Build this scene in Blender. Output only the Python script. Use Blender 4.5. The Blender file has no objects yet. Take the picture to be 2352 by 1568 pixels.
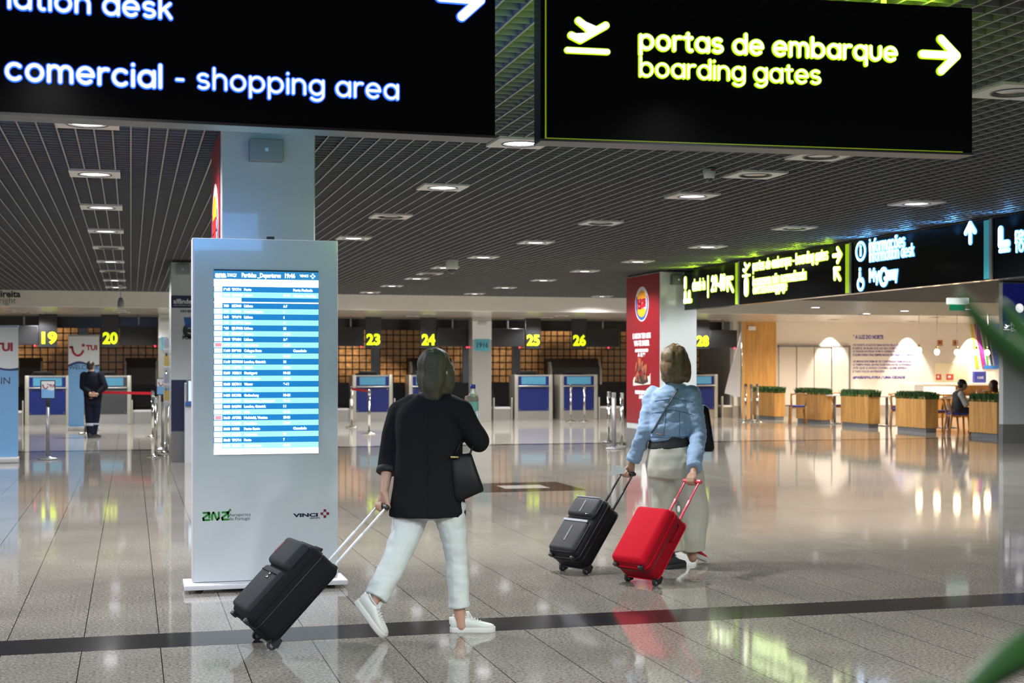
import bpy, bmesh, math, random
from mathutils import Vector, Matrix, noise
from mathutils.bvhtree import BVHTree
random.seed(7)
SC = bpy.context.scene
COL = SC.collection
PI = math.pi
def R(d): return math.radians(d)

# ------------------------------------------------------------------ camera
FPX, CX, HY, EYE, AY = 3267.0, 1176.0, 840.0, 1.5, R(15.0)
SA, CA = math.sin(AY), math.cos(AY)
cd = bpy.data.cameras.new('camera'); cam = bpy.data.objects.new('camera', cd); COL.objects.link(cam)
cd.sensor_width = 36.0; cd.lens = 36.0 * FPX / 2352.0
cd.shift_y = (HY - 784.0) / 2352.0
cd.clip_start = 0.05; cd.clip_end = 200
cd.dof.use_dof = True; cd.dof.focus_distance = 8.6; cd.dof.aperture_fstop = 4.5
cam.location = (0, 0, EYE); cam.rotation_euler = (R(90), 0, -AY)
SC.camera = cam

# ------------------------------------------------------------------ world, exposure
SC.view_settings.view_transform = 'Standard'; SC.view_settings.look = 'None'
SC.view_settings.exposure = 0.0; SC.view_settings.gamma = 1.0; SC.view_settings.use_curve_mapping = False
w = bpy.data.worlds.new('hall'); SC.world = w; w.use_nodes = True
w.node_tree.nodes['Background'].inputs[0].default_value = (0.80, 0.88, 1.0, 1)
w.node_tree.nodes['Background'].inputs[1].default_value = 0.22
try:
    SC.cycles.use_denoising = True
    SC.cycles.max_bounces = 8; SC.cycles.diffuse_bounces = 3; SC.cycles.glossy_bounces = 4
    SC.cycles.sample_clamp_indirect = 4.0
    SC.cycles.use_light_tree = True
except Exception: pass

def spot_lamp(name, loc, power, col=(.98, .98, 1.0), size=156, blend=.35, radius=.1, rot=(0, 0, 0), parent=None):
    d = bpy.data.lights.new(name, 'SPOT'); d.energy = power; d.color = col
    d.spot_size = R(size); d.spot_blend = blend; d.shadow_soft_size = radius
    o = bpy.data.objects.new(name, d); COL.objects.link(o); o.location = loc; o.rotation_euler = rot
    if parent: o.parent = parent
    return o
def area_lamp(name, loc, power, col, sx, sy, rot, parent=None):
    d = bpy.data.lights.new(name, 'AREA'); d.energy = power; d.color = col; d.shape = 'RECTANGLE'; d.size = sx; d.size_y = sy
    o = bpy.data.objects.new(name, d); COL.objects.link(o); o.location = loc; o.rotation_euler = rot
    if parent: o.parent = parent
    return o
LAMP_W = 330.0
# added unseen hall spots without fixtures: behind and beside camera, past the far signs
for x, y in ((-.3, 3.4), (2.8, 3.4), (-3.4, 3.4), (-3.4, 8.8), (-3.4, 14.2), (-.3, .6), (2.8, .6), (5.3, 3.4), (5.3, .6), (8., 3.), (-3.4, 20), (-6.5, 9), (-6.5, 16), (-6.5, 25), (12.6, 8), (12.6, 14), (12.6, 19.5), (12.6, 25), (12.6, 30), (15.4, 18), (15.4, 30), (10.8, 22), (10.8, 16)):
    spot_lamp('added_hall_spot', (x, y, 3.1), LAMP_W * 1.0)
# strong unseen spot at the left, inferred from rightward shadows, without a fixture
spot_lamp('unseen_left_spot', (-4.6, 8.2, 2.9), 1700, (1, .95, .88), 100, .6, .25, (0, R(58), R(8)))

# ------------------------------------------------------------------ pixel helpers: a pixel and a depth give a place
def P(px, py, Z):
    t = (px - CX) / FPX
    return Vector((Z * (SA + t * CA), Z * (CA - t * SA), EYE - (py - HY) / FPX * Z))
def zY(px, Y): return Y / (CA - (px - CX) / FPX * SA)
def zX(px, X): return X / (SA + (px - CX) / FPX * CA)
def PY(px, py, Y): return P(px, py, zY(px, Y))
def PX(px, py, X): return P(px, py, zX(px, X))
def PZ(px, py, z=0.0): return P(px, py, FPX * (EYE - z) / (py - HY))

# ------------------------------------------------------------------ materials
MATS = {}
def mat(name, col, rough=.5, metal=0.0, emit=None, estr=0.0, var=0.06, vscale=6.0, bump=0.0, bscale=60.0, spec=.5, alpha=1.0, trans=0.0, coat=0.0):
    if name in MATS: return MATS[name]
    m = bpy.data.materials.new(name); m.use_nodes = True; nt = m.node_tree; b = nt.nodes['Principled BSDF']
    b.inputs['Roughness'].default_value = rough; b.inputs['Metallic'].default_value = metal
    b.inputs['Specular IOR Level'].default_value = spec
    b.inputs['Transmission Weight'].default_value = trans; b.inputs['Coat Weight'].default_value = coat
    c = (*col, 1)
    if var > 0:
        tc = nt.nodes.new('ShaderNodeTexCoord'); n = nt.nodes.new('ShaderNodeTexNoise'); n.inputs['Scale'].default_value = vscale; n.inputs['Detail'].default_value = 4
        r = nt.nodes.new('ShaderNodeMix'); r.data_type = 'RGBA'
        r.inputs[6].default_value = tuple(max(0, v * (1 - var)) for v in col) + (1,)
        r.inputs[7].default_value = tuple(min(1, v * (1 + var)) for v in col) + (1,)
        nt.links.new(tc.outputs['Object'], n.inputs['Vector']); nt.links.new(n.outputs['Fac'], r.inputs[0]); nt.links.new(r.outputs[2], b.inputs['Base Color'])
        if bump > 0:
            n2 = nt.nodes.new('ShaderNodeTexNoise'); n2.inputs['Scale'].default_value = bscale; n2.inputs['Detail'].default_value = 3
            bp = nt.nodes.new('ShaderNodeBump'); bp.inputs['Strength'].default_value = bump; bp.inputs['Distance'].default_value = .01
            nt.links.new(tc.outputs['Object'], n2.inputs['Vector']); nt.links.new(n2.outputs['Fac'], bp.inputs['Height']); nt.links.new(bp.outputs['Normal'], b.inputs['Normal'])
    else:
        b.inputs['Base Color'].default_value = c
    if emit is not None:
        b.inputs['Emission Color'].default_value = (*emit, 1); b.inputs['Emission Strength'].default_value = estr
    MATS[name] = m
    return m
def srgb(r, g, b):
    f = lambda v: (v / 255 / 12.92) if v / 255 <= .04045 else ((v / 255 + .055) / 1.055) ** 2.4
    return (f(r), f(g), f(b))

steel = mat('brushed_steel', (.55, .54, .50), .32, .85, bump=.02)
chrome = mat('chrome', (.75, .74, .70), .12, 1.0, var=.02)
darkmetal = mat('dark_metal', (.03, .03, .035), .4, .3)
greymetal = mat('grey_metal', (.25, .26, .28), .4, .5)
white_paint = mat('white_paint', (.78, .79, .80), .28, var=.02)
cream_wall = mat('cream_wall', (.80, .74, .66), .6, var=.03)
fascia_mat = mat('fascia_paint', (.78, .74, .66), .45, var=.03)
soffit_mat = mat('soffit_panel', (.62, .58, .53), .22, .3, var=.03)
blackplastic = mat('black_plastic', (.012, .012, .014), .35)
blackpanel = mat('black_acrylic', (.0038, .0042, .0052), .12, var=.02, spec=.18)
rubber = mat('black_rubber', (.015, .015, .016), .7)
wood = mat('oak_wood', srgb(178, 126, 62), .45, var=.14, vscale=3)
wood_dark = mat('oak_panel', srgb(186, 128, 62), .4, var=.12, vscale=2)
bluepanel = mat('royal_blue_panel', srgb(22, 38, 108), .35, var=.03)
greypanel = mat('charcoal_panel', (.055, .055, .06), .5)
lightblue = mat('lit_blue_header', srgb(70, 125, 150), .3, emit=srgb(110, 190, 225), estr=.22, var=.12, vscale=9)
navy = mat('navy_print', srgb(24, 28, 66), .35)
red_wrap = mat('red_wrap', srgb(124, 14, 26), .35, var=.03)
white_print = mat('white_print', (.75, .75, .75), .4, var=.02)
grey_print = mat('grey_print', (.12, .12, .13), .5)
dark_print = mat('dark_print', (.015, .015, .02), .5)
blue_print = mat('blue_print', srgb(40, 95, 165), .4)
num_glow = mat('lime_number', srgb(205, 225, 20), .4, emit=srgb(215, 235, 10), estr=.95, var=0)
white_glow = mat('white_letter_face', (.9, .9, .9), .4, emit=(1, 1, 1), estr=.88, var=0)
blue_glow = mat('blue_letter_edge', (.05, .15, .9), .4, emit=(.02, .12, 1.0), estr=1.8, var=0)
lime_glow = mat('lime_letter_edge', (.5, .8, .02), .4, emit=(.50, .85, .0), estr=1.05, var=0)
lime_hot = mat('lime_letter_hot', (.5, .8, .02), .4, emit=(.55, .85, .02), estr=1.8, var=0)
cyan_hot = mat('cyan_letter_hot', (.2, .6, .9), .4, emit=(.12, .45, 1.0), estr=1.8, var=0)
face_hot = mat('white_letter_hot', (.9, .9, .9), .4, emit=(1, 1, .80), estr=1.3, var=0)
face_hotc = mat('white_letter_hot_cool', (.9, .9, .9), .4, emit=(.85, .97, 1), estr=1.3, var=0)
lamp_on = mat('lamp_lens_lit', (.9, .9, .9), .2, emit=(.93, .93, 1.0), estr=6.0, var=0)
lamp_off = mat('lamp_reflector_dim', (.35, .36, .37), .15, .7, var=.5, vscale=30)
plate_mat = mat('lamp_plate', (.52, .49, .45), .45, .1, var=.03)
red_led = mat('red_led', (.9, .02, .05), .4, emit=(1, .02, .06), estr=4.0, var=0)
skin = mat('skin', (.42, .24, .165), .5, var=.06, vscale=12)
eye_white = mat('eye', (.7, .7, .7), .2, var=0)

def floor_material():
    m = bpy.data.materials.new('polished_granite'); m.use_nodes = True; nt = m.node_tree; N = nt.nodes.new; L = nt.links.new
    b = nt.nodes['Principled BSDF']
    tc = N('ShaderNodeTexCoord'); sp = N('ShaderNodeSeparateXYZ'); L(tc.outputs['Object'], sp.inputs[0])
    n1 = N('ShaderNodeTexNoise'); n1.inputs['Scale'].default_value = 60; n1.inputs['Detail'].default_value = 5; n1.inputs['Roughness'].default_value = .75
    L(tc.outputs['Object'], n1.inputs['Vector'])
    r1 = N('ShaderNodeValToRGB'); e = r1.color_ramp.elements
    e[0].position = .30; e[0].color = (.034, .033, .032, 1); e[1].position = .70; e[1].color = (.47, .44, .38, 1)
    x = e.new(.44); x.color = (.20, .186, .162, 1); x = e.new(.55); x.color = (.32, .30, .26, 1)
    L(n1.outputs['Fac'], r1.inputs[0])
    v = N('ShaderNodeTexVoronoi'); v.inputs['Scale'].default_value = 130; L(tc.outputs['Object'], v.inputs['Vector'])
    vr = N('ShaderNodeValToRGB'); vr.color_ramp.elements[0].position = .12; vr.color_ramp.elements[0].color = (.35, .35, .36, 1)
    vr.color_ramp.elements[1].position = .3; vr.color_ramp.elements[1].color = (1, 1, 1, 1); L(v.outputs['Distance'], vr.inputs[0])
    mu = N('ShaderNodeMix'); mu.data_type = 'RGBA'; mu.blend_type = 'MULTIPLY'; mu.inputs[0].default_value = .8
    L(r1.outputs[0], mu.inputs[6]); L(vr.outputs[0], mu.inputs[7])
    # slab tone per tile
    n2 = N('ShaderNodeTexNoise'); n2.inputs['Scale'].default_value = 1.4; n2.inputs['Detail'].default_value = 2; L(tc.outputs['Object'], n2.inputs['Vector'])
    mr = N('ShaderNodeMapRange'); mr.inputs[1].default_value = .3; mr.inputs[2].default_value = .7; mr.inputs[3].default_value = .88; mr.inputs[4].default_value = 1.1; L(n2.outputs['Fac'], mr.inputs[0])
    sc = N('ShaderNodeVectorMath'); sc.operation = 'SCALE'; L(mu.outputs[2], sc.inputs[0]); L(mr.outputs[0], sc.inputs['Scale'])
    # cream slabs beyond the far dark line
    cm = N('ShaderNodeMath'); cm.operation = 'GREATER_THAN'; cm.inputs[1].default_value = 26.3; L(sp.outputs['Y'], cm.inputs[0])
    mc = N('ShaderNodeMix'); mc.data_type = 'RGBA'; L(cm.outputs[0], mc.inputs[0]); L(sc.outputs[0], mc.inputs[6]); mc.inputs[7].default_value = (.50, .46, .39, 1)
    # joints
    def joint(out, period, phase, width):
        a = N('ShaderNodeMath'); a.operation = 'SUBTRACT'; a.inputs[1].default_value = phase; L(out, a.inputs[0])
        p = N('ShaderNodeMath'); p.operation = 'PINGPONG'; p.inputs[1].default_value = period / 2; L(a.outputs[0], p.inputs[0])
        g = N('ShaderNodeMath'); g.operation = 'LESS_THAN'; g.inputs[1].default_value = width; L(p.outputs[0], g.inputs[0])
        return g.outputs[0]
    jx = joint(sp.outputs['X'], .402, .152, .0026); jy = joint(sp.outputs['Y'], .804, .30, .0022)
    half = N('ShaderNodeMath'); half.operation = 'MULTIPLY'; half.inputs[1].default_value = .35; L(jy, half.inputs[0])
    mx = N('ShaderNodeMath'); mx.operation = 'MAXIMUM'; L(jx, mx.inputs[0]); L(half.outputs[0], mx.inputs[1])
    mj = N('ShaderNodeMix'); mj.data_type = 'RGBA'; L(mx.outputs[0], mj.inputs[0]); L(mc.outputs[2], mj.inputs[6]); mj.inputs[7].default_value = (.012, .012, .012, 1)
    L(mj.outputs[2], b.inputs['Base Color'])
    b.inputs['Roughness'].default_value = .06; b.inputs['Specular IOR Level'].default_value = .5
    n3 = N('ShaderNodeTexNoise'); n3.inputs['Scale'].default_value = 2.2; L(tc.outputs['Object'], n3.inputs['Vector'])
    bp = N('ShaderNodeBump'); bp.inputs['Strength'].default_value = .02; bp.inputs['Distance'].default_value = .02; L(n3.outputs['Fac'], bp.inputs['Height']); L(bp.outputs['Normal'], b.inputs['Normal'])
    return m
def glassblock_material():
    m = bpy.data.materials.new('backlit_glass_block'); m.use_nodes = True; nt = m.node_tree; N = nt.nodes.new; L = nt.links.new
    b = nt.nodes['Principled BSDF']; tc = N('ShaderNodeTexCoord'); sp = N('ShaderNodeSeparateXYZ'); L(tc.outputs['Object'], sp.inputs[0])
    def cell(out):
        a = N('ShaderNodeMath'); a.operation = 'PINGPONG'; a.inputs[1].default_value = .10; L(out, a.inputs[0])
        r = N('ShaderNodeMapRange'); r.inputs[1].default_value = .006; r.inputs[2].default_value = .03; L(a.outputs[0], r.inputs[0]); return r.outputs[0]
    mm = N('ShaderNodeMath'); mm.operation = 'MULTIPLY'; L(cell(sp.outputs['X']), mm.inputs[0]); L(cell(sp.outputs['Z']), mm.inputs[1])
    n = N('ShaderNodeTexNoise'); n.inputs['Scale'].default_value = .55; n.inputs['Detail'].default_value = 1; L(tc.outputs['Object'], n.inputs['Vector'])
    r = N('ShaderNodeMapRange'); r.inputs[1].default_value = .42; r.inputs[2].default_value = .66; r.inputs[3].default_value = .07; r.inputs[4].default_value = .62; L(n.outputs['Fac'], r.inputs[0])
    n2 = N('ShaderNodeTexNoise'); n2.inputs['Scale'].default_value = 9; n2.inputs['Detail'].default_value = 2; L(tc.outputs['Object'], n2.inputs['Vector'])
    r2 = N('ShaderNodeMapRange'); r2.inputs[1].default_value = .3; r2.inputs[2].default_value = .7; r2.inputs[3].default_value = .5; r2.inputs[4].default_value = 1.3; L(n2.outputs['Fac'], r2.inputs[0])
    m2 = N('ShaderNodeMath'); m2.operation = 'MULTIPLY'; L(mm.outputs[0], m2.inputs[0]); L(r.outputs[0], m2.inputs[1])
    m3 = N('ShaderNodeMath'); m3.operation = 'MULTIPLY'; L(m2.outputs[0], m3.inputs[0]); L(r2.outputs[0], m3.inputs[1])
    L(m3.outputs[0], b.inputs['Emission Strength']); b.inputs['Emission Color'].default_value = (1.0, .46, .14, 1)
    mix = N('ShaderNodeMix'); mix.data_type = 'RGBA'; L(mm.outputs[0], mix.inputs[0]); mix.inputs[6].default_value = (.02, .018, .015, 1); mix.inputs[7].default_value = (.12, .08, .05, 1)
    L(mix.outputs[2], b.inputs['Base Color']); b.inputs['Roughness'].default_value = .25
    return m
def wood_plank_material():
    m = bpy.data.materials.new('oak_grain'); m.use_nodes = True; nt = m.node_tree; N = nt.nodes.new; L = nt.links.new; b = nt.nodes['Principled BSDF']
    tc = N('ShaderNodeTexCoord'); mp = N('ShaderNodeMapping'); mp.inputs['Scale'].default_value = (5, 5, .5); L(tc.outputs['Object'], mp.inputs[0])
    n = N('ShaderNodeTexNoise'); n.inputs['Scale'].default_value = 2.2; n.inputs['Detail'].default_value = 6; L(mp.outputs[0], n.inputs['Vector'])
    r = N('ShaderNodeValToRGB'); r.color_ramp.elements[0].position = .3; r.color_ramp.elements[0].color = (*srgb(178, 128, 68), 1); r.color_ramp.elements[1].position = .7; r.color_ramp.elements[1].color = (*srgb(214, 162, 92), 1)
    L(n.outputs['Fac'], r.inputs[0]); L(r.outputs[0], b.inputs['Base Color']); b.inputs['Roughness'].default_value = .45
    return m
GRANITE = floor_material(); GLASSBLOCK = glassblock_material(); OAK = wood_plank_material()

# ------------------------------------------------------------------ mesh building
class MB:
    def __init__(s): s.v = []; s.f = []; s.mi = []; s.sm = []
    def add(s, verts, faces, M=None, mi=0, smooth=False):
        o = len(s.v)
        s.v += [(M @ Vector(v)) if M is not None else Vector(v) for v in verts]
        for f in faces: s.f.append([i + o for i in f]); s.mi.append(mi); s.sm.append(smooth)
        return s
    def box(s, lo, hi, M=None, mi=0):
        (a, b, c), (d, e, f) = lo, hi
        return s.add([(a, b, c), (d, b, c), (d, e, c), (a, e, c), (a, b, f), (d, b, f), (d, e, f), (a, e, f)],
                     [(0, 3, 2, 1), (4, 5, 6, 7), (0, 1, 5, 4), (1, 2, 6, 5), (2, 3, 7, 6), (3, 0, 4, 7)], M, mi)
    def rbox(s, lo, hi, r, M=None, mi=0, seg=3, smooth=True):
        bm = bmesh.new(); bmesh.ops.create_cube(bm, size=1.0)
        lo = Vector(lo); hi = Vector(hi); d = hi - lo; c = (lo + hi) / 2
        for v in bm.verts: v.co = Vector((v.co.x * d.x, v.co.y * d.y, v.co.z * d.z)) + c
        bmesh.ops.bevel(bm, geom=list(bm.edges), offset=r, segments=seg, profile=.5, affect='EDGES')
        bm.verts.index_update()
        s.add([v.co.copy() for v in bm.verts], [[v.index for v in f.verts] for f in bm.faces], M, mi, smooth); bm.free(); return s
    def sphere(s, c, r, M=None, mi=0, nu=14, nv=9, rot=None):
        if not hasattr(r, '__len__'): r = (r, r, r)
        vs = []; fs = []
        for j in range(nv + 1):
            p = PI * j / nv
            for i in range(nu):
                q = 2 * PI * i / nu
                v = Vector((r[0] * math.sin(p) * math.cos(q), r[1] * math.sin(p) * math.sin(q), r[2] * math.cos(p)))
                if rot is not None: v = rot @ v
                vs.append(v + Vector(c))
        for j in range(nv):
            for i in range(nu):
                a = j * nu + i; b2 = j * nu + (i + 1) % nu; fs.append((a, a + nu, b2 + nu, b2))
        # weld poles
        return s.add(vs, fs, M, mi, True)
    def cone(s, p0, p1, r0, r1, n=14, M=None, mi=0, caps=True, smooth=True):
        p0 = Vector(p0); p1 = Vector(p1); d = p1 - p0
        if d.length < 1e-7: return s
        q = d.to_track_quat('Z', 'Y'); vs = []
        for p, r in ((p0, r0), (p1, r1)):
            for i in range(n):
                a = 2 * PI * i / n; vs.append(p + q @ Vector((r * math.cos(a), r * math.sin(a), 0)))
        s.add(vs, [(i, (i + 1) % n, n + (i + 1) % n, n + i) for i in range(n)], M, mi, smooth)
        if caps: s.add(vs, [tuple(reversed(range(n))), tuple(range(n, 2 * n))], M, mi, False)
        return s
    def capsule(s, p0, r0, p1, r1, n=14):
        s.sphere(p0, r0, nu=n, nv=9); s.sphere(p1, r1, nu=n, nv=9); s.cone(p0, p1, r0, r1, n); return s
    def tube(s, pts, r, n=8, M=None, mi=0, flat=1.0):
        pts = [Vector(p) for p in pts]; rings = []; up = None
        for i, p in enumerate(pts):
            t = (pts[min(i + 1, len(pts) - 1)] - pts[max(i - 1, 0)]).normalized()
            if up is None: up = Vector((0, 0, 1)) if abs(t.z) < .9 else Vector((1, 0, 0))
            x = t.cross(up)
            if x.length < 1e-4: x = t.cross(Vector((1, 0, 0)))
            x.normalize(); y = x.cross(t).normalized(); up = y
            rr = r[i] if hasattr(r, '__len__') else r
            rings.append([p + x * rr * math.cos(2 * PI * k / n) + y * rr * flat * math.sin(2 * PI * k / n) for k in range(n)])
        vs = [v for rg in rings for v in rg]; fs = []
        for i in range(len(pts) - 1):
            for k in range(n): fs.append((i * n + k, i * n + (k + 1) % n, (i + 1) * n + (k + 1) % n, (i + 1) * n + k))
        fs.append(tuple(reversed(range(n)))); fs.append(tuple(range((len(pts) - 1) * n, len(pts) * n)))
        return s.add(vs, fs, M, mi, True)
    def lathe(s, prof, n=24, M=None, mi=0, c=(0, 0, 0)):
        closed = prof[0] == prof[-1]
        vs = []; fs = []
        for r, z in prof:
            for i in range(n): a = 2 * PI * i / n; vs.append((c[0] + r * math.cos(a), c[1] + r * math.sin(a), c[2] + z))
        for j in range(len(prof) - 1):
            for i in range(n): fs.append((j * n + i, j * n + (i + 1) % n, (j + 1) * n + (i + 1) % n, (j + 1) * n + i))
        s.add(vs, fs, M, mi, True)
        if prof[0][0] > 1e-4 and not closed: s.add(vs[:n], [tuple(reversed(range(n)))], M, mi)
        if prof[-1][0] > 1e-4 and not closed: s.add(vs[-n:], [tuple(range(n))], M, mi)
        return s
    def prism(s, outline, d0, d1, M=None, mi=0, smooth=False):
        # outline in local x,z ; depth along y
        n = len(outline); vs = [(x, d0, z) for x, z in outline] + [(x, d1, z) for x, z in outline]
        return s.add(vs, [tuple(range(n)), tuple(reversed(range(n, 2 * n)))] + [(i, i + n, (i + 1) % n + n, (i + 1) % n) for i in range(n)], M, mi, smooth)
    def loft(s, rings, M=None, mi=0):
        n = len(rings[0]); vs = [v for r in rings for v in r]; fs = []
        for j in range(len(rings) - 1):
            for i in range(n): fs.append((j * n + i, j * n + (i + 1) % n, (j + 1) * n + (i + 1) % n, (j + 1) * n + i))
        fs.append(tuple(reversed(range(n)))); fs.append(tuple(range((len(rings) - 1) * n, len(rings) * n)))
        return s.add(vs, fs, M, mi, True)
    def mesh(s, name, mats):
        me = bpy.data.meshes.new(name); me.from_pydata([tuple(v) for v in s.v], [], s.f)
        if not isinstance(mats, (list, tuple)): mats = [mats]
        for m in mats: me.materials.append(m)
        for p, mi, sm in zip(me.polygons, s.mi, s.sm): p.material_index = mi; p.use_smooth = sm
        bm = bmesh.new(); bm.from_mesh(me); bmesh.ops.remove_doubles(bm, verts=bm.verts, dist=1e-6); bmesh.ops.recalc_face_normals(bm, faces=bm.faces); bm.to_mesh(me); bm.free()
        me.update(); return me
    def build(s, name, mats, parent=None, label=None):
        o = bpy.data.objects.new(name, s.mesh(name, mats)); COL.objects.link(o)
        if parent is not None: o.parent = parent
        if label: o['label'] = label
        return o
def ring(c, rx, ry, n=24, e=2.0, M3=None):
    out = []
    for i in range(n):
        a = 2 * PI * i / n; ca, sa = math.cos(a), math.sin(a)
        v = Vector((rx * math.copysign(abs(ca) ** (2 / e), ca), ry * math.copysign(abs(sa) ** (2 / e), sa), 0))
        if M3 is not None: v = M3 @ v
        out.append(Vector(c) + v)
    return out
def tag(o, label, cat, group=None, kind=None):
    o['label'] = label; o['category'] = cat
    if group: o['group'] = group
    if kind: o['kind'] = kind
    return o
def thing(name, label, cat, loc=(0, 0, 0), rz=0.0, group=None):
    o = bpy.data.objects.new(name, None); COL.objects.link(o); o.location = loc; o.rotation_euler = (0, 0, rz); o.empty_display_size = .1
    return tag(o, label, cat, group)
def structure(o): o['kind'] = 'structure'; return o
def dup(root, loc, rz, label, group=None):
    r = root.copy(); COL.objects.link(r); r.location = loc; r.rotation_euler = (0, 0, rz); r['label'] = label
    if group: r['group'] = group
    for ch in list(root.children):
        c = ch.copy(); COL.objects.link(c); c.parent = r
        for g in list(ch.children): d = g.copy(); COL.objects.link(d); d.parent = c
    return r

# ------------------------------------------------------------------ lettering
def arc(cx, cy, rx, ry, a0, a1, n=14): return [(cx + rx * math.cos(R(a0 + (a1 - a0) * i / n)), cy + ry * math.sin(R(a0 + (a1 - a0) * i / n))) for i in range(n + 1)]
O_ = arc(.48, .5, .48, .5, 0, 360, 28); UP = 1.46
G = {
 'a': ([O_, [(.96, 1), (.96, 0)]], .96), 'b': ([O_, [(0, UP), (0, 0)]], .96), 'c': ([arc(.48, .5, .48, .5, 48, 312, 22)], .85),
 'd': ([O_, [(.96, UP), (.96, 0)]], .96), 'e': ([[(.02, .5), (.96, .5)] + arc(.48, .5, .48, .5, 0, 312, 24)], .96),
 'f': ([arc(.45, 1.16, .28, .3, 80, 180, 8) + [(.17, 0)], [(-.08, .98), (.45, .98)]], .45),
 'g': ([O_, [(.96, 1), (.96, 0)] + arc(.48, -.04, .48, .40, 0, -140, 14)], .96),
 'h': ([[(0, UP), (0, 0)], arc(.42, .56, .42, .44, 180, 0, 14) + [(.84, 0)]], .84),
 'i': ([[(0, 1), (0, 0)], [(0, 1.40), (0, 1.41)]], .0), 'j': ([[(.1, 1), (.1, -.2)] + arc(-.1, -.2, .2, .22, 0, -90, 6), [(.1, 1.4), (.1, 1.41)]], .1),
 'k': ([[(0, UP), (0, 0)], [(.68, 1), (.06, .46)], [(.28, .64), (.74, 0)]], .74), 'l': ([[(0, UP), (0, 0)]], 0.),
 'm': ([[(0, 1), (0, 0)], arc(.36, .6, .36, .4, 180, 0, 12) + [(.72, 0)], arc(1.08, .6, .36, .4, 180, 0, 12) + [(1.44, 0)]], 1.44),
 'n': ([[(0, 1), (0, 0)], arc(.42, .56, .42, .44, 180, 0, 14) + [(.84, 0)]], .84), 'o': ([O_], .96),
 'p': ([O_, [(0, 1), (0, -.44)]], .96), 'q': ([O_, [(.96, 1), (.96, -.44)]], .96), 'r': ([[(0, 1), (0, 0)], arc(.42, .58, .42, .42, 180, 72, 9)], .5),
 's': ([arc(.36, .75, .34, .25, 38, 270, 14) + arc(.36, .25, .36, .25, 90, -142, 14)], .72),
 't': ([[(.22, 1.3), (.22, .26)] + arc(.46, .26, .24, .26, 180, 285, 7), [(-.06, .98), (.52, .98)]], .52),
 'u': ([[(0, 1), (0, .44)] + arc(.42, .44, .42, .44, 180, 360, 14) + [(.84, 1)]], .84), 'v': ([[(0, 1), (.42, 0), (.84, 1)]], .84),
 'w': ([[(0, 1), (.33, 0), (.66, .95), (.99, 0), (1.32, 1)]], 1.32), 'x': ([[(0, 1), (.78, 0)], [(.78, 1), (0, 0)]], .78),
 'y': ([[(0, 1), (.42, 0)], [(.84, 1), (.26, -.42)]], .84), 'z': ([[(0, 1), (.74, 1), (0, 0), (.74, 0)]], .74),
 '-': ([[(.06, .52), (.48, .52)]], .54), '|': ([[(0, 1.5), (0, -.3)]], 0.), ' ': ([], .22),
 'M': ([[(0, 0), (0, 1.4), (.55, .5), (1.1, 1.4), (1.1, 0)]], 1.1), 'W': ([[(0, 1.4), (.38, 0), (.76, 1.2), (1.14, 0), (1.52, 1.4)]], 1.52),
 '0': ([arc(.46, .7, .46, .7, 0, 360, 26)], .92), '1': ([[(.0, 1.1), (.34, 1.4), (.34, 0)]], .4),
 '2': ([arc(.42, .98, .42, .42, 165, -30, 14) + [(0, 0), (.86, 0)]], .86), '4': ([[(.62, 0), (.62, 1.4), (0, .36), (.86, .36)]], .86),
 '9': ([arc(.44, .96, .44, .44, 0, 360, 24), [(.88, .96), (.42, 0)]], .88),
 'ç': ([arc(.48, .5, .48, .5, 48, 312, 22), [(.5, 0), (.4, -.4)]], .85), 'õ': ([O_, [(.2, 1.28), (.4, 1.38), (.56, 1.28), (.76, 1.38)]], .96), 'ã': ([O_, [(.96, 1), (.96, 0)], [(.2, 1.28), (.4, 1.38), (.56, 1.28), (.76, 1.38)]], .96),
}
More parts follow.
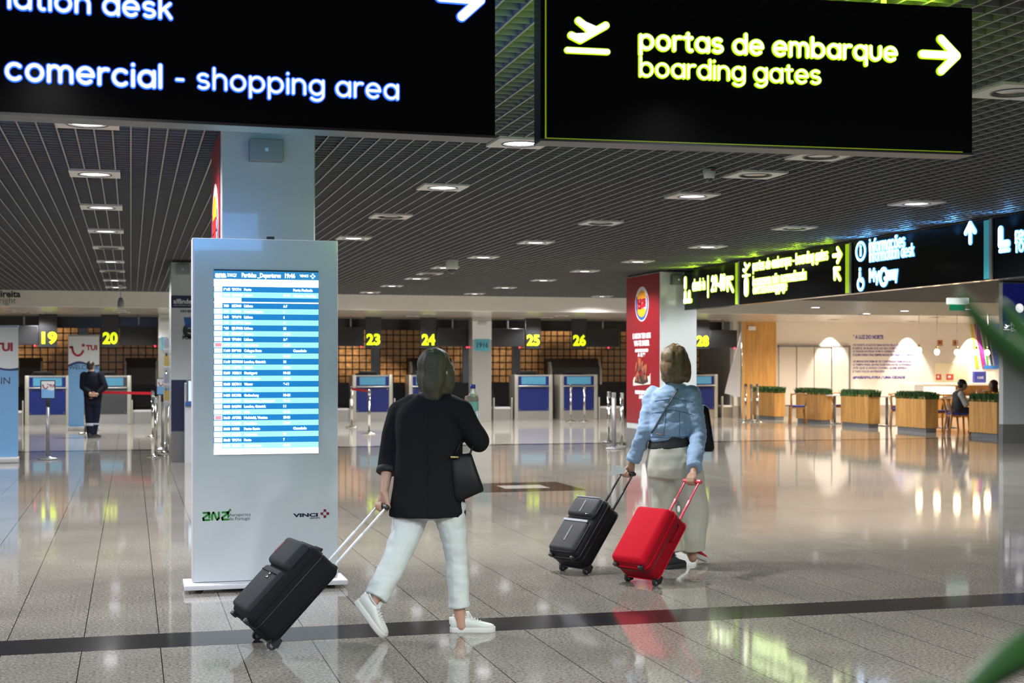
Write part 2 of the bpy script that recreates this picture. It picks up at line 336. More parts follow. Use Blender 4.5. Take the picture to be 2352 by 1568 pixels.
def ribbon(mb, pts, hw, y0, y1, M, mi=0):
    """a rounded flat stroke in local x,z with its front at y0 and its back at y1"""
    pts = [Vector((x, z)) for x, z in pts]
    closed = (pts[0] - pts[-1]).length < 1e-5 and len(pts) > 3
    if closed: pts = pts[:-1]
    n = len(pts)
    def dirn(a, b): d = b - a; return d.normalized() if d.length > 1e-9 else Vector((0, 1))
    # split hard corners so that joints are rounded
    if not closed:
        for i in range(1, n - 1):
            if dirn(pts[i - 1], pts[i]).dot(dirn(pts[i], pts[i + 1])) < .75:
                ribbon(mb, [tuple(p) for p in pts[:i + 1]], hw, y0, y1, M, mi); ribbon(mb, [tuple(p) for p in pts[i:]], hw, y0, y1, M, mi); return
    Lf, Rt = [], []
    for i in range(n):
        if closed: d = dirn(pts[i - 1], pts[(i + 1) % n])
        else: d = dirn(pts[max(i - 1, 0)], pts[min(i + 1, n - 1)])
        nn = Vector((-d.y, d.x)); Lf.append(pts[i] + nn * hw); Rt.append(pts[i] - nn * hw)
    if closed:
        vs = [(p.x, y0, p.y) for p in Lf + Rt] + [(p.x, y1, p.y) for p in Lf + Rt]; fs = []
        for i in range(n):
            j = (i + 1) % n; fs += [(i, j, n + j, n + i), (i, 2 * n + i, 2 * n + j, j), (n + i, n + j, 3 * n + j, 3 * n + i)]
        mb.add(vs, fs, M, mi); return
    d0 = dirn(pts[1], pts[0]); d1 = dirn(pts[-2], pts[-1]); out = list(Lf)
    def cap(c, d, start):
        b = math.atan2(start.y - c.y, start.x - c.x); return [c + Vector((math.cos(b - PI * k / 8), math.sin(b - PI * k / 8))) * hw for k in range(1, 8)]
    c1 = cap(pts[-1], d1, Lf[-1]); c0 = cap(pts[0], d0, Rt[0])
    # front face as strip plus two end fans
    vs = [(p.x, p.y) for p in Lf + Rt + c1 + c0]; k1 = 2 * n; k0 = 2 * n + 7
    N = len(vs); v3 = [(x, y0, z) for x, z in vs] + [(x, y1, z) for x, z in vs]; fs = []
    for i in range(n - 1): fs.append((i, i + 1, n + i + 1, n + i))
    fs.append((n - 1, *range(k1, k1 + 7), 2 * n - 1)); fs.append((n, *range(k0, k0 + 7), 0))
    rim = list(range(n)) + list(range(k1, k1 + 7)) + list(reversed(range(n, 2 * n))) + list(range(k0, k0 + 7))
    for a, b in zip(rim, rim[1:] + rim[:1]): fs.append((a, N + a, N + b, b))
    mb.add(v3, fs, M, mi)
def text_width(s, gap=.40): return sum(G[c][1] + gap for c in s) - gap
def stroke_text(mb, s, x0, z0, xh, weight, y0, y1, M=None, mi=0, gap=.40, width=None):
    k = xh
    if width: k = width / text_width(s, gap)
    x = x0
    for c in s:
        for st in G[c][0]:
            ribbon(mb, [(x + p[0] * k, z0 + p[1] * xh) for p in st], weight * xh, y0, y1, M, mi)
        x += (G[c][1] + gap) * k
    return x
class MBs:
    """one mesh per row of letters, pictogram or arrow"""
    def __init__(s): s.parts = {}; s.cur = None
    def part(s, name, key): s.cur = s.parts.setdefault(key, (name, MB()))[1]
    def add(s, *a, **k): s.cur.add(*a, **k)
    def build(s, name, mats, parent):
        for nm, mb in s.parts.values(): mb.build(nm, mats, parent)
def text_mesh(s, size, m, parent, loc, rot=(PI / 2, 0, 0), extrude=.002, bold=0.0, align='LEFT', name='lettering', width=None, lines=None):
    cu = bpy.data.curves.new('t', 'FONT'); cu.body = s; cu.size = size; cu.extrude = extrude; cu.offset = bold; cu.align_x = align; cu.resolution_u = 3
    if lines: cu.space_line = lines
    o = bpy.data.objects.new('t', cu); COL.objects.link(o); bpy.context.view_layer.update()
    me = bpy.data.meshes.new_from_object(o.evaluated_get(bpy.context.evaluated_depsgraph_get())); bpy.data.objects.remove(o); bpy.data.curves.remove(cu)
    if width:
        xs = [v.co.x for v in me.vertices]
        if xs:
            k = width / max(1e-6, max(xs) - min(xs)); x_0 = min(xs) if align == 'LEFT' else 0
            for v in me.vertices: v.co.x = (v.co.x - x_0) * k
    me.materials.clear(); me.materials.append(m); me.name = name
    t = bpy.data.objects.new(name, me); COL.objects.link(t); t.location = loc; t.rotation_euler = rot
    if parent is not None: t.parent = parent
    return t
FRONT = (PI / 2, 0, 0)              # reads from -Y
LEFTF = (PI / 2, 0, -PI / 2)        # reads from -X
ORD = ['first', 'second', 'third', 'fourth', 'fifth', 'sixth', 'seventh', 'eighth', 'ninth', 'tenth', 'eleventh', 'twelfth']

# ================================================================== THE SETTING
CEIL = 3.15; SOF = 2.80; YF = 32.8
structure(MB().box((-9, -4, -.2), (29, 43, 0)).build('floor', GRANITE))
stripe_m = mat('dark_granite_strip', (.022, .021, .022), .10, var=.25, vscale=60)
tile_light = mat('pale_inlay_stone', (.42, .40, .36), .12, var=.1, vscale=40)
structure(MB().box((-9, 7.80, -.02), (29, 8.21, .0008)).build('trim_1', stripe_m))
structure(MB().box((-9, 26.05, -.02), (29, 26.38, .0008)).build('trim_2', stripe_m))
inl = structure(MB().box((3.95, 16.35, -.02), (5.32, 17.65, .0008)).build('trim_3', stripe_m))
structure(MB().box((4.42, 16.78, -.02), (4.98, 17.24, .0014)).build('trim_4', tile_light))

blade_m = mat('ceiling_louver', (.13, .13, .135), .5, .1, var=.03); runner_bounce_m = mat('ceiling_runner_bounce_lit', (.17, .17, .165), .45, .1, var=.03)  # runner undersides paler: light bounced off the floor is put into their colour
plenum_m = mat('plenum_black', (.006, .006, .007), .9, var=0)
mb = MB()
x = -9.0
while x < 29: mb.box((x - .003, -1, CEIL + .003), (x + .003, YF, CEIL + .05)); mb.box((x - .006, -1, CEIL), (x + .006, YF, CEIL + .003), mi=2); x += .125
y = -1.0
while y < YF: mb.box((-9, y - .003, CEIL + .004), (29, y + .003, CEIL + .048)); y += .125
mb.box((-9, -1, 3.75), (29, YF + 1, 3.85), mi=1)
structure(mb.build('ceiling', [blade_m, plenum_m, runner_bounce_m]))
structure(MB().box((-9, YF, SOF), (29, YF + .15, 3.75)).build('trim_5', fascia_mat))
structure(MB().box((-9, YF + .15, SOF), (29, 42, SOF + .1)).build('ceiling_soffit', soffit_mat))
wall_m = mat('side_wall', (.42, .40, .37), .6, var=.04)
structure(MB().box((-9.3, -4, 0), (-9, 43, 3.85)).build('wall_left', wall_m))
structure(MB().box((29, -4, 0), (29.3, 43, 3.85)).build('wall_right', cream_wall))
mull_m = mat('wall_mullion', (.20, .22, .25), .4, .4)
mb = MB().box((-9, 41, 0), (17.1, 41.3, SOF))
for px in (463, 862, 1071, 1185, 192):
    p = PY(px, 800, 40.95); mb.box((p.x - .12, 40.9, 0), (p.x + .12, 41.0, SOF), mi=1)
mb.box((-9, 40.85, 0), (17.0, 41.0, 1.0), mi=2)
structure(mb.build('wall_back', [GLASSBLOCK, mull_m, darkmetal]))
glossdark = mat('dark_glass_bulkhead', (.035, .033, .032), .16, .3, var=.5, vscale=2)
structure(MB().box((-9, 39.3, 2.50), (17.0, 39.4, SOF)).build('trim_6', glossdark))
# cafe walls
tile_m = mat('cafe_wall_paint', (.82, .76, .70), .45, var=.02)
CAFEY = 38.8
structure(MB().box((17.1, CAFEY, 0), (29, CAFEY + .3, SOF)).build('wall_cafe', tile_m))
structure(MB().box((17.0, 38.7, 0), (17.1, 41, SOF)).build('wall_partition', mat('grey_partition', (.30, .31, .33), .4)))
structure(MB().box((17.1, CAFEY - .03, 0), (29, CAFEY, .32)).build('baseboard_cafe', mat('taupe_skirting', (.34, .29, .25), .5)))
# sliding glass front on the cafe wall
def PXr(px, Y): return PY(px, 800, Y).x
pane_m = mat('frosted_sliding_glass', (.66, .60, .55), .10, var=.05, vscale=1.2, coat=.6)
wn = thing('window_1', 'frosted sliding glass front on the cafe wall', 'window', (0, 0, 0)); wn['kind'] = 'structure'
xa, xb = PXr(1786, CAFEY), PXr(1947, CAFEY)
zt = PY(1860, 797, CAFEY).z
for k in range(4):
    q0 = xa + (xb - xa) * k / 4; q1 = xa + (xb - xa) * (k + 1) / 4
    MB().box((q0 + .02, CAFEY - .07 - .012 * (k % 2), .34), (q1 - .01, CAFEY - .055 - .012 * (k % 2), zt)).build('pane', pane_m, wn)
MB().box((xa, CAFEY - .09, zt), (xb, CAFEY - .002, zt + .05)).box((xb, CAFEY - .09, .3), (xb + .05, CAFEY - .002, zt + .05)).build('frame', greymetal, wn)

# ================================================================== BIG COLUMNS
panel_white = mat('column_white_panel', (.46, .49, .485), .22, var=.015, coat=.3)
base_grey = mat('column_grey_base', (.17, .17, .165), .35, .2)
band_dark = mat('column_shadow_gap', (.02, .02, .02), .6)
def big_column(label, x0, x1, y0, y1, wrap=None):
    c = thing('column', label, 'column', ((x0 + x1) / 2, (y0 + y1) / 2, 0)); c['kind'] = 'structure'
    hx, hy = (x1 - x0) / 2, (y1 - y0) / 2
    MB().rbox((-hx, -hy, .36), (hx, hy, CEIL - .03), .012, seg=2, smooth=False).build('cladding', panel_white, c)
    MB().box((-hx - .004, -hy - .004, 0), (hx + .004, hy + .004, .36)).build('plinth', base_grey, c)
    MB().box((-hx + .02, -hy + .02, CEIL - .03), (hx - .02, hy - .02, 3.75)).build('core', band_dark, c)
    return c, hx, hy
def speaker_box(parent, x, y, z, wd=.22, ht=.15, m=None):
    b = MB().rbox((x - wd / 2, y - .10, z - ht / 2), (x + wd / 2, y, z + ht / 2), .006).build('speaker_box', m or mat('speaker_grey', (.20, .23, .24), .5), parent)
    MB().box((x - .012, y - .104, z - .012), (x + .012, y - .1, z + .012)).build('badge', steel, b)
def burger_logo(parent, X, yc, zc, sy, sz):
    """round burger emblem on a face that looks to -X : local y to the left of the reader is +y"""
    M = Matrix.Translation((X, yc, zc)) @ Matrix.Rotation(-PI / 2, 4, 'Z')
    def ell(rx, rz, n=32): return [(rx * math.cos(2 * PI * i / n), rz * math.sin(2 * PI * i / n)) for i in range(n)]
    white = mat('emblem_white', (.66, .66, .66), .4, var=0); blue = mat('emblem_blue', srgb(35, 75, 140), .4, var=0); yel = mat('emblem_orange', srgb(225, 150, 30), .4, var=0); red = mat('emblem_red', srgb(170, 30, 40), .4, var=0)
    mb = MB(); mb.prism(ell(sy, sz), -.004, 0, M, 0)
    bl = [(sy * .93 * math.cos(R(a)), sz * .93 * math.sin(R(a))) for a in range(150, 391, 10)] + [(sy * .74 * math.cos(R(a)) + sy * .04, sz * .78 * math.sin(R(a)) + sz * .03) for a in range(390, 149, -10)]
    n = len(bl) // 2
    vs = [(x, -.006, z) for x, z in bl]; mb.add(vs, [(i, i + 1, 2 * n - 2 - i, 2 * n - 1 - i) for i in range(n - 1)], M, 1)
    top = [(sy * .66 * math.cos(R(a)), sz * .28 + sz * .48 * math.sin(R(a))) for a in range(0, 181, 12)]
    bot = [(sy * .66 * math.cos(R(a)), -sz * .28 + sz * .48 * math.sin(R(a))) for a in range(180, 361, 12)]
    mb.prism(top, -.007, -.004, M, 2); mb.prism(bot, -.007, -.004, M, 2)
    mb.prism([(-sy * .66, -sz * .22), (sy * .66, -sz * .22), (sy * .66, sz * .22), (-sy * .66, sz * .22)], -.0075, -.004, M, 0)
    e = mb.build('emblem', [white, blue, yel], parent)
    text_mesh('BURGER', sz * .34, red, e, (X - .0085, yc, zc + sz * .03), LEFTF, .001, .012, 'CENTER', width=sy * 1.36)
    text_mesh('KING', sz * .36, red, e, (X - .0085, yc, zc - sz * .25), LEFTF, .001, .014, 'CENTER', width=sy * 1.25)
for_logo = None
# the white column straight behind the departures totem
cA, hxA, hyA = big_column('tall white column glowing blue and green behind the departures totem', PY(507, 700, 9.935).x, PY(724, 700, 9.935).x, 9.935, 11.0)
speaker_box(cA, -.02, -hyA, 2.98, .23, .15)
w1 = MB().box((-hxA - .006, -hyA + .02, .37), (-hxA - .001, hyA - .02, CEIL - .04)).build('wrap', red_wrap, cA)
burger_logo(w1, -hxA - .006, 0, 2.45, .38, .36)
# the red and white column on the right
cB, hxB, hyB = big_column('white column with a red burger advert on its left face', 8.78, 9.46, 22.95, 24.65)
speaker_box(cB, -.03, -hyB, 2.98, .24, .17, mat('speaker_dark', (.10, .11, .09), .5))
w2 = MB().box((-hxB - .006, -hyB + .01, .47), (-hxB - .001, hyB - .01, CEIL - .05)).build('wrap', red_wrap, cB)
Xw = -hxB - .006
burger_logo(w2, Xw, .02, 2.60, .34, .31)
for s_, z_, sz_, wd_ in (('E AGORA TEM ASAS', 1.99, .13, .92), ('VAI-TE SABER', 1.86, .13, .80), ('ASINHAS DE FRANGO', 1.75, .07, .68), ('A 3,99', 1.67, .08, .40), ('MORDE QUE VALE', 1.00, .085, .66), ('A PENA', .92, .08, .26)):
    text_mesh(s_, sz_, white_print, w2, (Xw - .002, .04, z_), LEFTF, .001, .006, 'CENTER', width=wd_)
# picture of fried chicken wings in a paper tray printed on the wrap
M_ = Matrix.Translation((Xw, .05, 1.30)) @ Matrix.Rotation(-PI / 2, 4, 'Z')
pm = MB(); pm.prism([(-.42, -.05), (-.36, .0), (.40, .02), (.46, .07), (.46, -.12), (-.42, -.16)], -.005, 0, M_, 0)
pm.prism([(-.34, -.10), (-.28, .02), (.30, .04), (.36, -.08), (.1, -.13)], -.0065, -.004, M_, 2)
random.seed(3)
for k in range(26):
    cx_, cz_ = random.uniform(-.28, .30), random.uniform(-.02, .30)
    if abs(cx_) > .36 - cz_ * .55: continue
    a_ = random.uniform(.5, 2.4); l_ = random.uniform(.05, .11); ww = random.uniform(.025, .04)
    pm.prism([(cx_ + l_ * math.cos(t) * math.cos(a_) - ww * math.sin(t) * math.sin(a_), cz_ + l_ * math.cos(t) * math.sin(a_) + ww * math.sin(t) * math.cos(a_)) for t in [2 * PI * i / 12 for i in range(12)]], -.007 - .0002 * k, -.004, M_, 1 if k % 3 else 3)
pm.build('printed_wings', [mat('print_paper', (.55, .5, .44), .5), mat('print_chicken', srgb(150, 82, 50), .5, var=.3, vscale=20), mat('print_shadow', srgb(40, 26, 22), .5), mat('print_chicken_dark', srgb(98, 50, 36), .5)], w2)
pm = MB(); pm.prism([(-.07, .30), (.07, .30), (.07, .0), (.16, .0), (.10, -.42), (-.10, -.42), (-.16, .0), (-.07, .0)], -.005, 0, Matrix.Translation((Xw, -.10, .86 - .2)) @ Matrix.Rotation(-PI / 2, 4, 'Z'))
pm.prism([(-.055, .29), (.055, .29), (.055, .02), (-.055, .02)], -.006, -.004, Matrix.Translation((Xw, -.10, .66)) @ Matrix.Rotation(-PI / 2, 4, 'Z'))
pm.build('printed_arrow', white_print, w2)
# the column at the right edge of the hall with a navy directory
pB = PZ(2290, 1018); cC, hxC, hyC = big_column('white column with a navy flight directory at the right edge', pB.x + .13, pB.x + 1.08, pB.y, pB.y + .14)
zt = PY(2320, 640, pB.y).z; zb = PY(2320, 815, pB.y).z
dm = MB().box((-hxC - .005, -hyC - .012, zb), (hxC + .005, -hyC - .001, min(zt, 3.1))).build('directory', mat('navy_lightbox', srgb(14, 18, 52), .25, emit=srgb(18, 24, 90), estr=.6, var=.2, vscale=2), cC)
text_mesh('Partidas\nDepartures', .10, white_glow, dm, (-hxC + .17, -hyC - .016, 2.27), FRONT, .001, .004)
text_mesh('Chegadas\nArrivals', .09, white_glow, dm, (-hxC + .17, -hyC - .016, 1.93), FRONT, .001, .003)
def plane_icon(mb, u, v, s, hw, y0, y1, M, mi=0, line=True):
    if isinstance(mb, MBs): mb.part('pictogram', ('p', round(u, 1)))
    ribbon(mb, [(u - .40 * s, v - .02 * s), (u - .18 * s, v - .12 * s), (u + .46 * s, v + .26 * s)], hw, y0, y1, M, mi)
    ribbon(mb, [(u - .22 * s, v + .34 * s), (u + .10 * s, v + .10 * s)], hw, y0, y1, M, mi)
    mb.add([(u - .26 * s, y0, v + .40 * s), (u + .30 * s, y0, v + .20 * s), (u + .02 * s, y0, v + .00 * s)], [(0, 2, 1)], M, mi)
    mb.add([(u - .42 * s, y0, v + .02 * s), (u - .1 * s, y0, v - .12 * s), (u + .1 * s, y0, v + .05 * s), (u - .1 * s, y0, v + .05 * s)], [(0, 1, 2, 3)], M, mi)
    if line: ribbon(mb, [(u - .5 * s, v - .38 * s), (u + .5 * s, v - .38 * s)], hw * .8, y0, y1, M, mi)
mb = MB(); plane_icon(mb, -hxC + .08, 2.25, .13, .012, -hyC - .016, -hyC - .012, None)
for dx in (0, .055):
    for dz in (0, .075, .15): mb.box((-hxC + .035 + dx, -hyC - .016, 1.80 + dz), (-hxC + .08 + dx, -hyC - .012, 1.86 + dz))
mb.lathe([(0, 0), (.09, 0), (.09, .004), (0, .004)], 24, Matrix.Translation((-hxC + .36, -hyC - .012, 2.62)) @ Matrix.Rotation(PI / 2, 4, 'X'))
mb.build('pictogram', white_glow, dm)
# the customs column on the left
pL = PZ(393, 1061); cD, hxD, hyD = big_column('white column with customs print and navy lower panel left of the totem', pL.x, pL.x + .75, pL.y, pL.y + 1.2)
def zD(py): return PY(420, py, pL.y).z
g_print = MB().box((-hxD, -hyD - .006, zD(872)), (hxD, -hyD - .001, zD(707))).build('printed_sheet', mat('grey_white_sheet', (.52, .55, .58), .4, var=.12, vscale=5), cD)
hd = MB().box((-hxD, -hyD - .008, zD(707)), (hxD, -hyD - .001, zD(679))).build('header_band', mat('violet_band', srgb(34, 30, 72), .4), cD)
text_mesh('alfândega', .105, white_print, hd, (-hxD + .035, -hyD - .01, zD(697)), FRONT, .001, .002, width=.36)
text_mesh('customs information desk', .025, white_print, hd, (-hxD + .035, -hyD - .01, zD(702)), FRONT, .001, .0)
MB().box((-hxD, -hyD - .006, zD(990)), (hxD, -hyD - .001, zD(872))).build('navy_panel', navy, cD)
MB().box((-hxD - .003, -hyD - .007, 0), (hxD, -hyD - .002, zD(990))).build('grey_panel', base_grey, cD)
text_mesh('VAT EXEMPTION', .05, dark_print, g_print, (-hxD + .14, -hyD - .009, zD(717)), FRONT, .001, .002)
text_mesh('e', .44, dark_print, g_print, (-hxD + .17, -hyD - .009, zD(774)), FRONT, .001, .014)
text_mesh('PORTUGAL', .075, dark_print, g_print, (-hxD + .17, -hyD - .009, zD(776) - .02), FRONT, .001, .004)
MB().prism([(0, 0), (.3, 0), (.32, .16), (-.03, .16)], -.004, 0, Matrix.Translation((-hxD + .22, -hyD - .006, zD(752)))).build('blue_mark', blue_print, g_print)
speaker_box(cD, -.2, -hyD, 3.0, .2, .16)
# steel pillars by the check-in desks
def steel_pillar(label, px0, px1, Y, plate_px=None):
    a, b = PXr(px0, Y), PXr(px1, Y); c = thing('pillar', label, 'pillar', ((a + b) / 2, Y, 0)); c['kind'] = 'structure'; h = (b - a) / 2
    MB().rbox((-h, 0, 0), (h, .45, SOF), .01, smooth=False).build('steel_cladding', mat('satin_pillar_steel', (.62, .60, .54), .25, .7, var=.06, vscale=2), c)
    MB().box((-h, -.006, SOF - .50 - .10), (h, -.001, SOF - .10)).build('white_panel', white_paint, c)
    z0, z1 = 1.9, 2.22
    pl = MB().box((-h + .06, -.012, z0), (h - .06, -.004, z1)).build('plate', mat('aqua_plate', srgb(84, 160, 176), .4), c)
    text_mesh('1916', .19, dark_print, pl, (0, -.014, z0 + .09), FRONT, .001, .003, 'CENTER', width=2 * h - .22)
    MB().rbox((-.11, -.09, 2.60), (.11, -.002, 2.68), .005).build('speaker_box', mat('speaker_pale', (.45, .45, .42), .5), c)
steel_pillar('steel pillar with an aqua plate between desks 24 and 25', 1085, 1129, 37.0)
steel_pillar('steel pillar with an aqua panel behind the customs column', 364, 391, 36.6)

# ================================================================== CEILING LIGHTS
def bezel(t, lit, s=.21):
    mb = MB(); r = s * .62; n = 32
    # square plate with a round hole
    sq = []; ci = []
    for i in range(n):
        a = 2 * PI * i / n + PI / 4; c, q = math.cos(a), math.sin(a); k = s / max(abs(c), abs(q)); sq.append((k * c, k * q)); ci.append((r * c, r * q))
    vs = [(x, y, 0) for x, y in sq] + [(x, y, 0) for x, y in ci] + [(x, y, .02) for x, y in sq] + [(x, y, .02) for x, y in ci]; fs = []
    for i in range(n):
        j = (i + 1) % n; fs += [(i, n + i, n + j, j), (2 * n + i, 2 * n + j, 3 * n + j, 3 * n + i), (i, j, 2 * n + j, 2 * n + i), (n + i, 3 * n + i, 3 * n + j, n + j)]
    mb.add(vs, fs); mb.build('plate', plate_mat, t)
    MB().lathe([(r, -.004), (r + .012, -.004), (r + .012, .02), (r, .02), (r, -.004)], 32).build('rim', darkmetal, t)
    lens = MB().lathe([(0, .002), (r * .6, .003), (r * .97, .010), (r * .97, .03), (0, .03)], 28)
    lens.build('lens', lamp_on if lit else lamp_off, t)
nlamp = 0
bezels = {}
def downlight(px, py, label, lit=True, group='square ceiling downlights', z=CEIL, s=.21, power=1.0):
    p = PZ(px, py, z)
    key = (lit, s)
    if key not in bezels:
        t = thing('downlight', label, 'ceiling light', (p.x, p.y, z - .012), 0, group); bezel(t, lit, s); bezels[key] = t
        made = t
    else: made = dup(bezels[key], (p.x, p.y, z - .012), 0, label, group)
    if lit: spot_lamp('downlight_lamp', (p.x, p.y, z - .05), LAMP_W * power)
    return made
rows = [
 ('row left of the tall white column', [(200, 281, 1), (218, 398, 1), (233, 475, 1), (243, 530, 1), (249, 568, 0), (254, 600, 1), (258, 622, 0), (263, 643, 1), (266, 659, 1)]),
 ('row just right of the tall white column', [(1195, 327, 1), (1017, 429, 1), (897, 496, 0), (812, 546, 1)]),
 ('row along the middle of the hall', [(2330, 208, 0), (1885, 357, 0), (1735, 400, 0), (1590, 449, 1), (1380, 511, 0), (1230, 556, 1), (1110, 590, 1), (1022, 614, 1), (987, 628, 0), (957, 639, 1), (900, 656, 1), (850, 671, 1)]),
 ('row beside the green and blue hanging signs', [(2105, 466, 1), (1825, 523, 0), (1625, 566, 1), (1465, 600, 1), (1343, 622, 1), (1248, 643, 1), (1160, 660, 1), (1090, 674, 1)]),
]
for rn, L_ in rows:
    for i, (px, py, lit) in enumerate(L_):
        downlight(px, py, '%s ceiling downlight, %s in the %s' % ('lit' if lit else 'dim', ORD[i], rn), bool(lit))
downlight(1383, 680, 'lit square ceiling downlight in front of the pale fascia left of the red column', True)
for i, (px, py) in enumerate(((22, 712), (44, 716), (85, 719), (275, 713), (284, 717))):
    downlight(px, py, 'small soffit downlight above desks 19 and 20, %s from the left' % ORD[i], True, 'small soffit downlights over the check-in desks', SOF, .15, .35)
for i, (px, py) in enumerate(((948, 726), (984, 721), (1188, 731), (1255, 729), (1290, 725), (1640, 733))):
    downlight(px, py, 'small soffit downlight above desks 23 to 28, %s from the left' % ORD[i], True, 'small soffit downlights over the check-in desks', SOF, .15, .35)

# ================================================================== NEAR HANGING SIGNS
class SignPlane:
    def __init__(s, A, B):
        s.A = Vector((A.x, A.y, 0)); d = Vector((B.x - A.x, B.y - A.y, 0)); s.len = d.length; s.d = d.normalized(); s.rz = math.atan2(d.y, d.x); s.n = Vector((s.d.y, -s.d.x, 0))
    def uv(s, px, py):
        r = P(px, py, 1.0) - Vector((0, 0, EYE)); k = s.n.dot(s.A) / s.n.dot(Vector((r.x, r.y, 0))); q = Vector((0, 0, EYE)) + r * k
        return (q - s.A).dot(s.d), q.z
def arrow(mb, u, v, ang, s, hw, y0, y1, M=None, mi=0):
    mb.part('arrow', ('a', round(u, 1), round(v, 1)))
    c, q = math.cos(R(ang)), math.sin(R(ang)); T = lambda a, b: (u + a * c - b * q, v + a * q + b * c)
    ribbon(mb, [T(-s, 0), T(s, 0)], hw, y0, y1, M, mi); ribbon(mb, [T(s * .08, s * .86), T(s, 0), T(s * .08, -s * .86)], hw, y0, y1, M, mi)
def sign_layers(parent, draw, edge_m, face_m, W, dx=.0042, d1=.010, name='lettering', back=False):
    """glowing letters: a coloured body a little wider than the white face on it; draw(mb, grow, y0, y1, M)"""
    M = None
    if back: M = Matrix.Translation((W, .13, 0)) @ Matrix.Rotation(PI, 4, 'Z')
    mb = MBs(); draw(mb, dx, -d1, -.0005, M, 0); draw(mb, 0, -d1 - .0025, -d1, M, 1)
    return mb.build(name, [edge_m, face_m], parent)
# ---- blue sign, left
ZB, ZT = 2.45, 3.11
A1 = PZ(0, 262, ZB); B1 = PZ(1138, 316, ZB); sp0 = SignPlane(A1, B1); A1 = Vector((A1.x, A1.y, 0)) - sp0.d * .75
S1 = SignPlane(A1, Vector((B1.x, B1.y, 0)))
t1 = thing('hanging_sign', 'black hanging sign with blue-edged letters about the shopping area', 'sign', (S1.A.x, S1.A.y, ZB), S1.rz)
MB().rbox((0, 0, 0), (S1.len, .13, ZT - ZB), .006, smooth=False).build('sign_box', blackpanel, t1)
MB().box((.0, -.006, -.003), (S1.len, .136, .008)).build('bottom_rail', blackplastic, t1)
for u in (.5, S1.len - .5): MB().cone((u, .065, ZT - ZB), (u, .065, 3.75 - ZB), .012, .012).build('hanger_rod', greymetal, t1)
def d1(mb, grow, y0, y1, M, mi):
    def row(s, pxa, pxb, pya, pyb, wt, gap=.40):
        mb.part('lettering', s)
        ua, va = S1.uv(pxa, pya); ub, vb = S1.uv(pxb, pyb); v = (va + vb) / 2 - ZB; wd = ub - ua; xh = wd / text_width(s, gap)
        stroke_text(mb, s, ua, v, xh, wt + grow / xh, y0, y1, M, mi, gap)
    row('comercial', 16, 368, 191, 192, .125, .42)
    row('- shopping area', 404, 912, 202, 226, .095, .40)
    row('nation desk', -8, 392, 22, 37, .118, .40)
    u, v = S1.uv(1056, -2); arrow(mb, u, v - ZB, 0, .085, .019 + grow, y0, y1, M, mi)
sign_layers(t1, d1, blue_glow, white_glow, S1.len)
blue_back = mat('blue_letter_back', (.1, .4, .9), .4, emit=(.16, .55, 1.0), estr=7.5, var=0)
lime_back = mat('lime_letter_back', (.5, .8, .05), .4, emit=(.50, .95, .06), estr=6.0, var=0)
sign_layers(t1, d1, blue_back, blue_back, S1.len, name='lettering', back=True)
# ---- green sign, right
A2 = PZ(1242, 322, ZB); B2 = PZ(2234, 355, ZB); S2 = SignPlane(A2, B2)
t2 = thing('hanging_sign', 'black hanging sign with lime-edged letters about the boarding gates', 'sign', (S2.A.x, S2.A.y, ZB), S2.rz)
MB().rbox((0, 0, 0), (S2.len, .13, ZT - ZB), .006, smooth=False).build('sign_box', blackpanel, t2)
dim_lime = mat('dim_lime_line', (.2, .3, .0), .4, emit=(.30, .42, .01), estr=.42, var=0)
MB().box((.0, -.006, -.003), (S2.len, .136, .006)).build('bottom_rail', blackplastic, t2)
MB().box((.018, -.003, .012), (.024, -.0005, ZT - ZB)).box((.018, -.003, .008), (S2.len - .05, -.0005, .0115)).build('edge_light', dim_lime, t2)
for u in (.4, S2.len - .4): MB().cone((u, .065, ZT - ZB), (u, .065, 3.75 - ZB), .012, .012).build('hanger_rod', greymetal, t2)
def d2(mb, grow, y0, y1, M, mi):
    def row(s, pxa, pxb, pya, pyb, wt, gap=.40):
        mb.part('lettering', s)
        ua, va = S2.uv(pxa, pya); ub, vb = S2.uv(pxb, pyb); v = (va + vb) / 2 - ZB; wd = ub - ua; xh = wd / text_width(s, gap)
        stroke_text(mb, s, ua, v, xh, wt + grow / xh, y0, y1, M, mi, gap)
    row('portas de embarque', 1470, 2056, 118, 134, .118, .40)
    row('boarding gates', 1470, 1881, 174, 193, .085, .36)
    u, v = S2.uv(1348, 82); plane_icon(mb, u, v - ZB, .175, .0135 + grow, y0, y1, M, mi)
    u, v = S2.uv(2156, 127); arrow(mb, u, v - ZB, 0, .083, .0165 + grow, y0, y1, M, mi)
sign_layers(t2, d2, lime_glow, white_glow, S2.len)
sign_layers(t2, d2, lime_back, lime_back, S2.len, name='lettering', back=True)

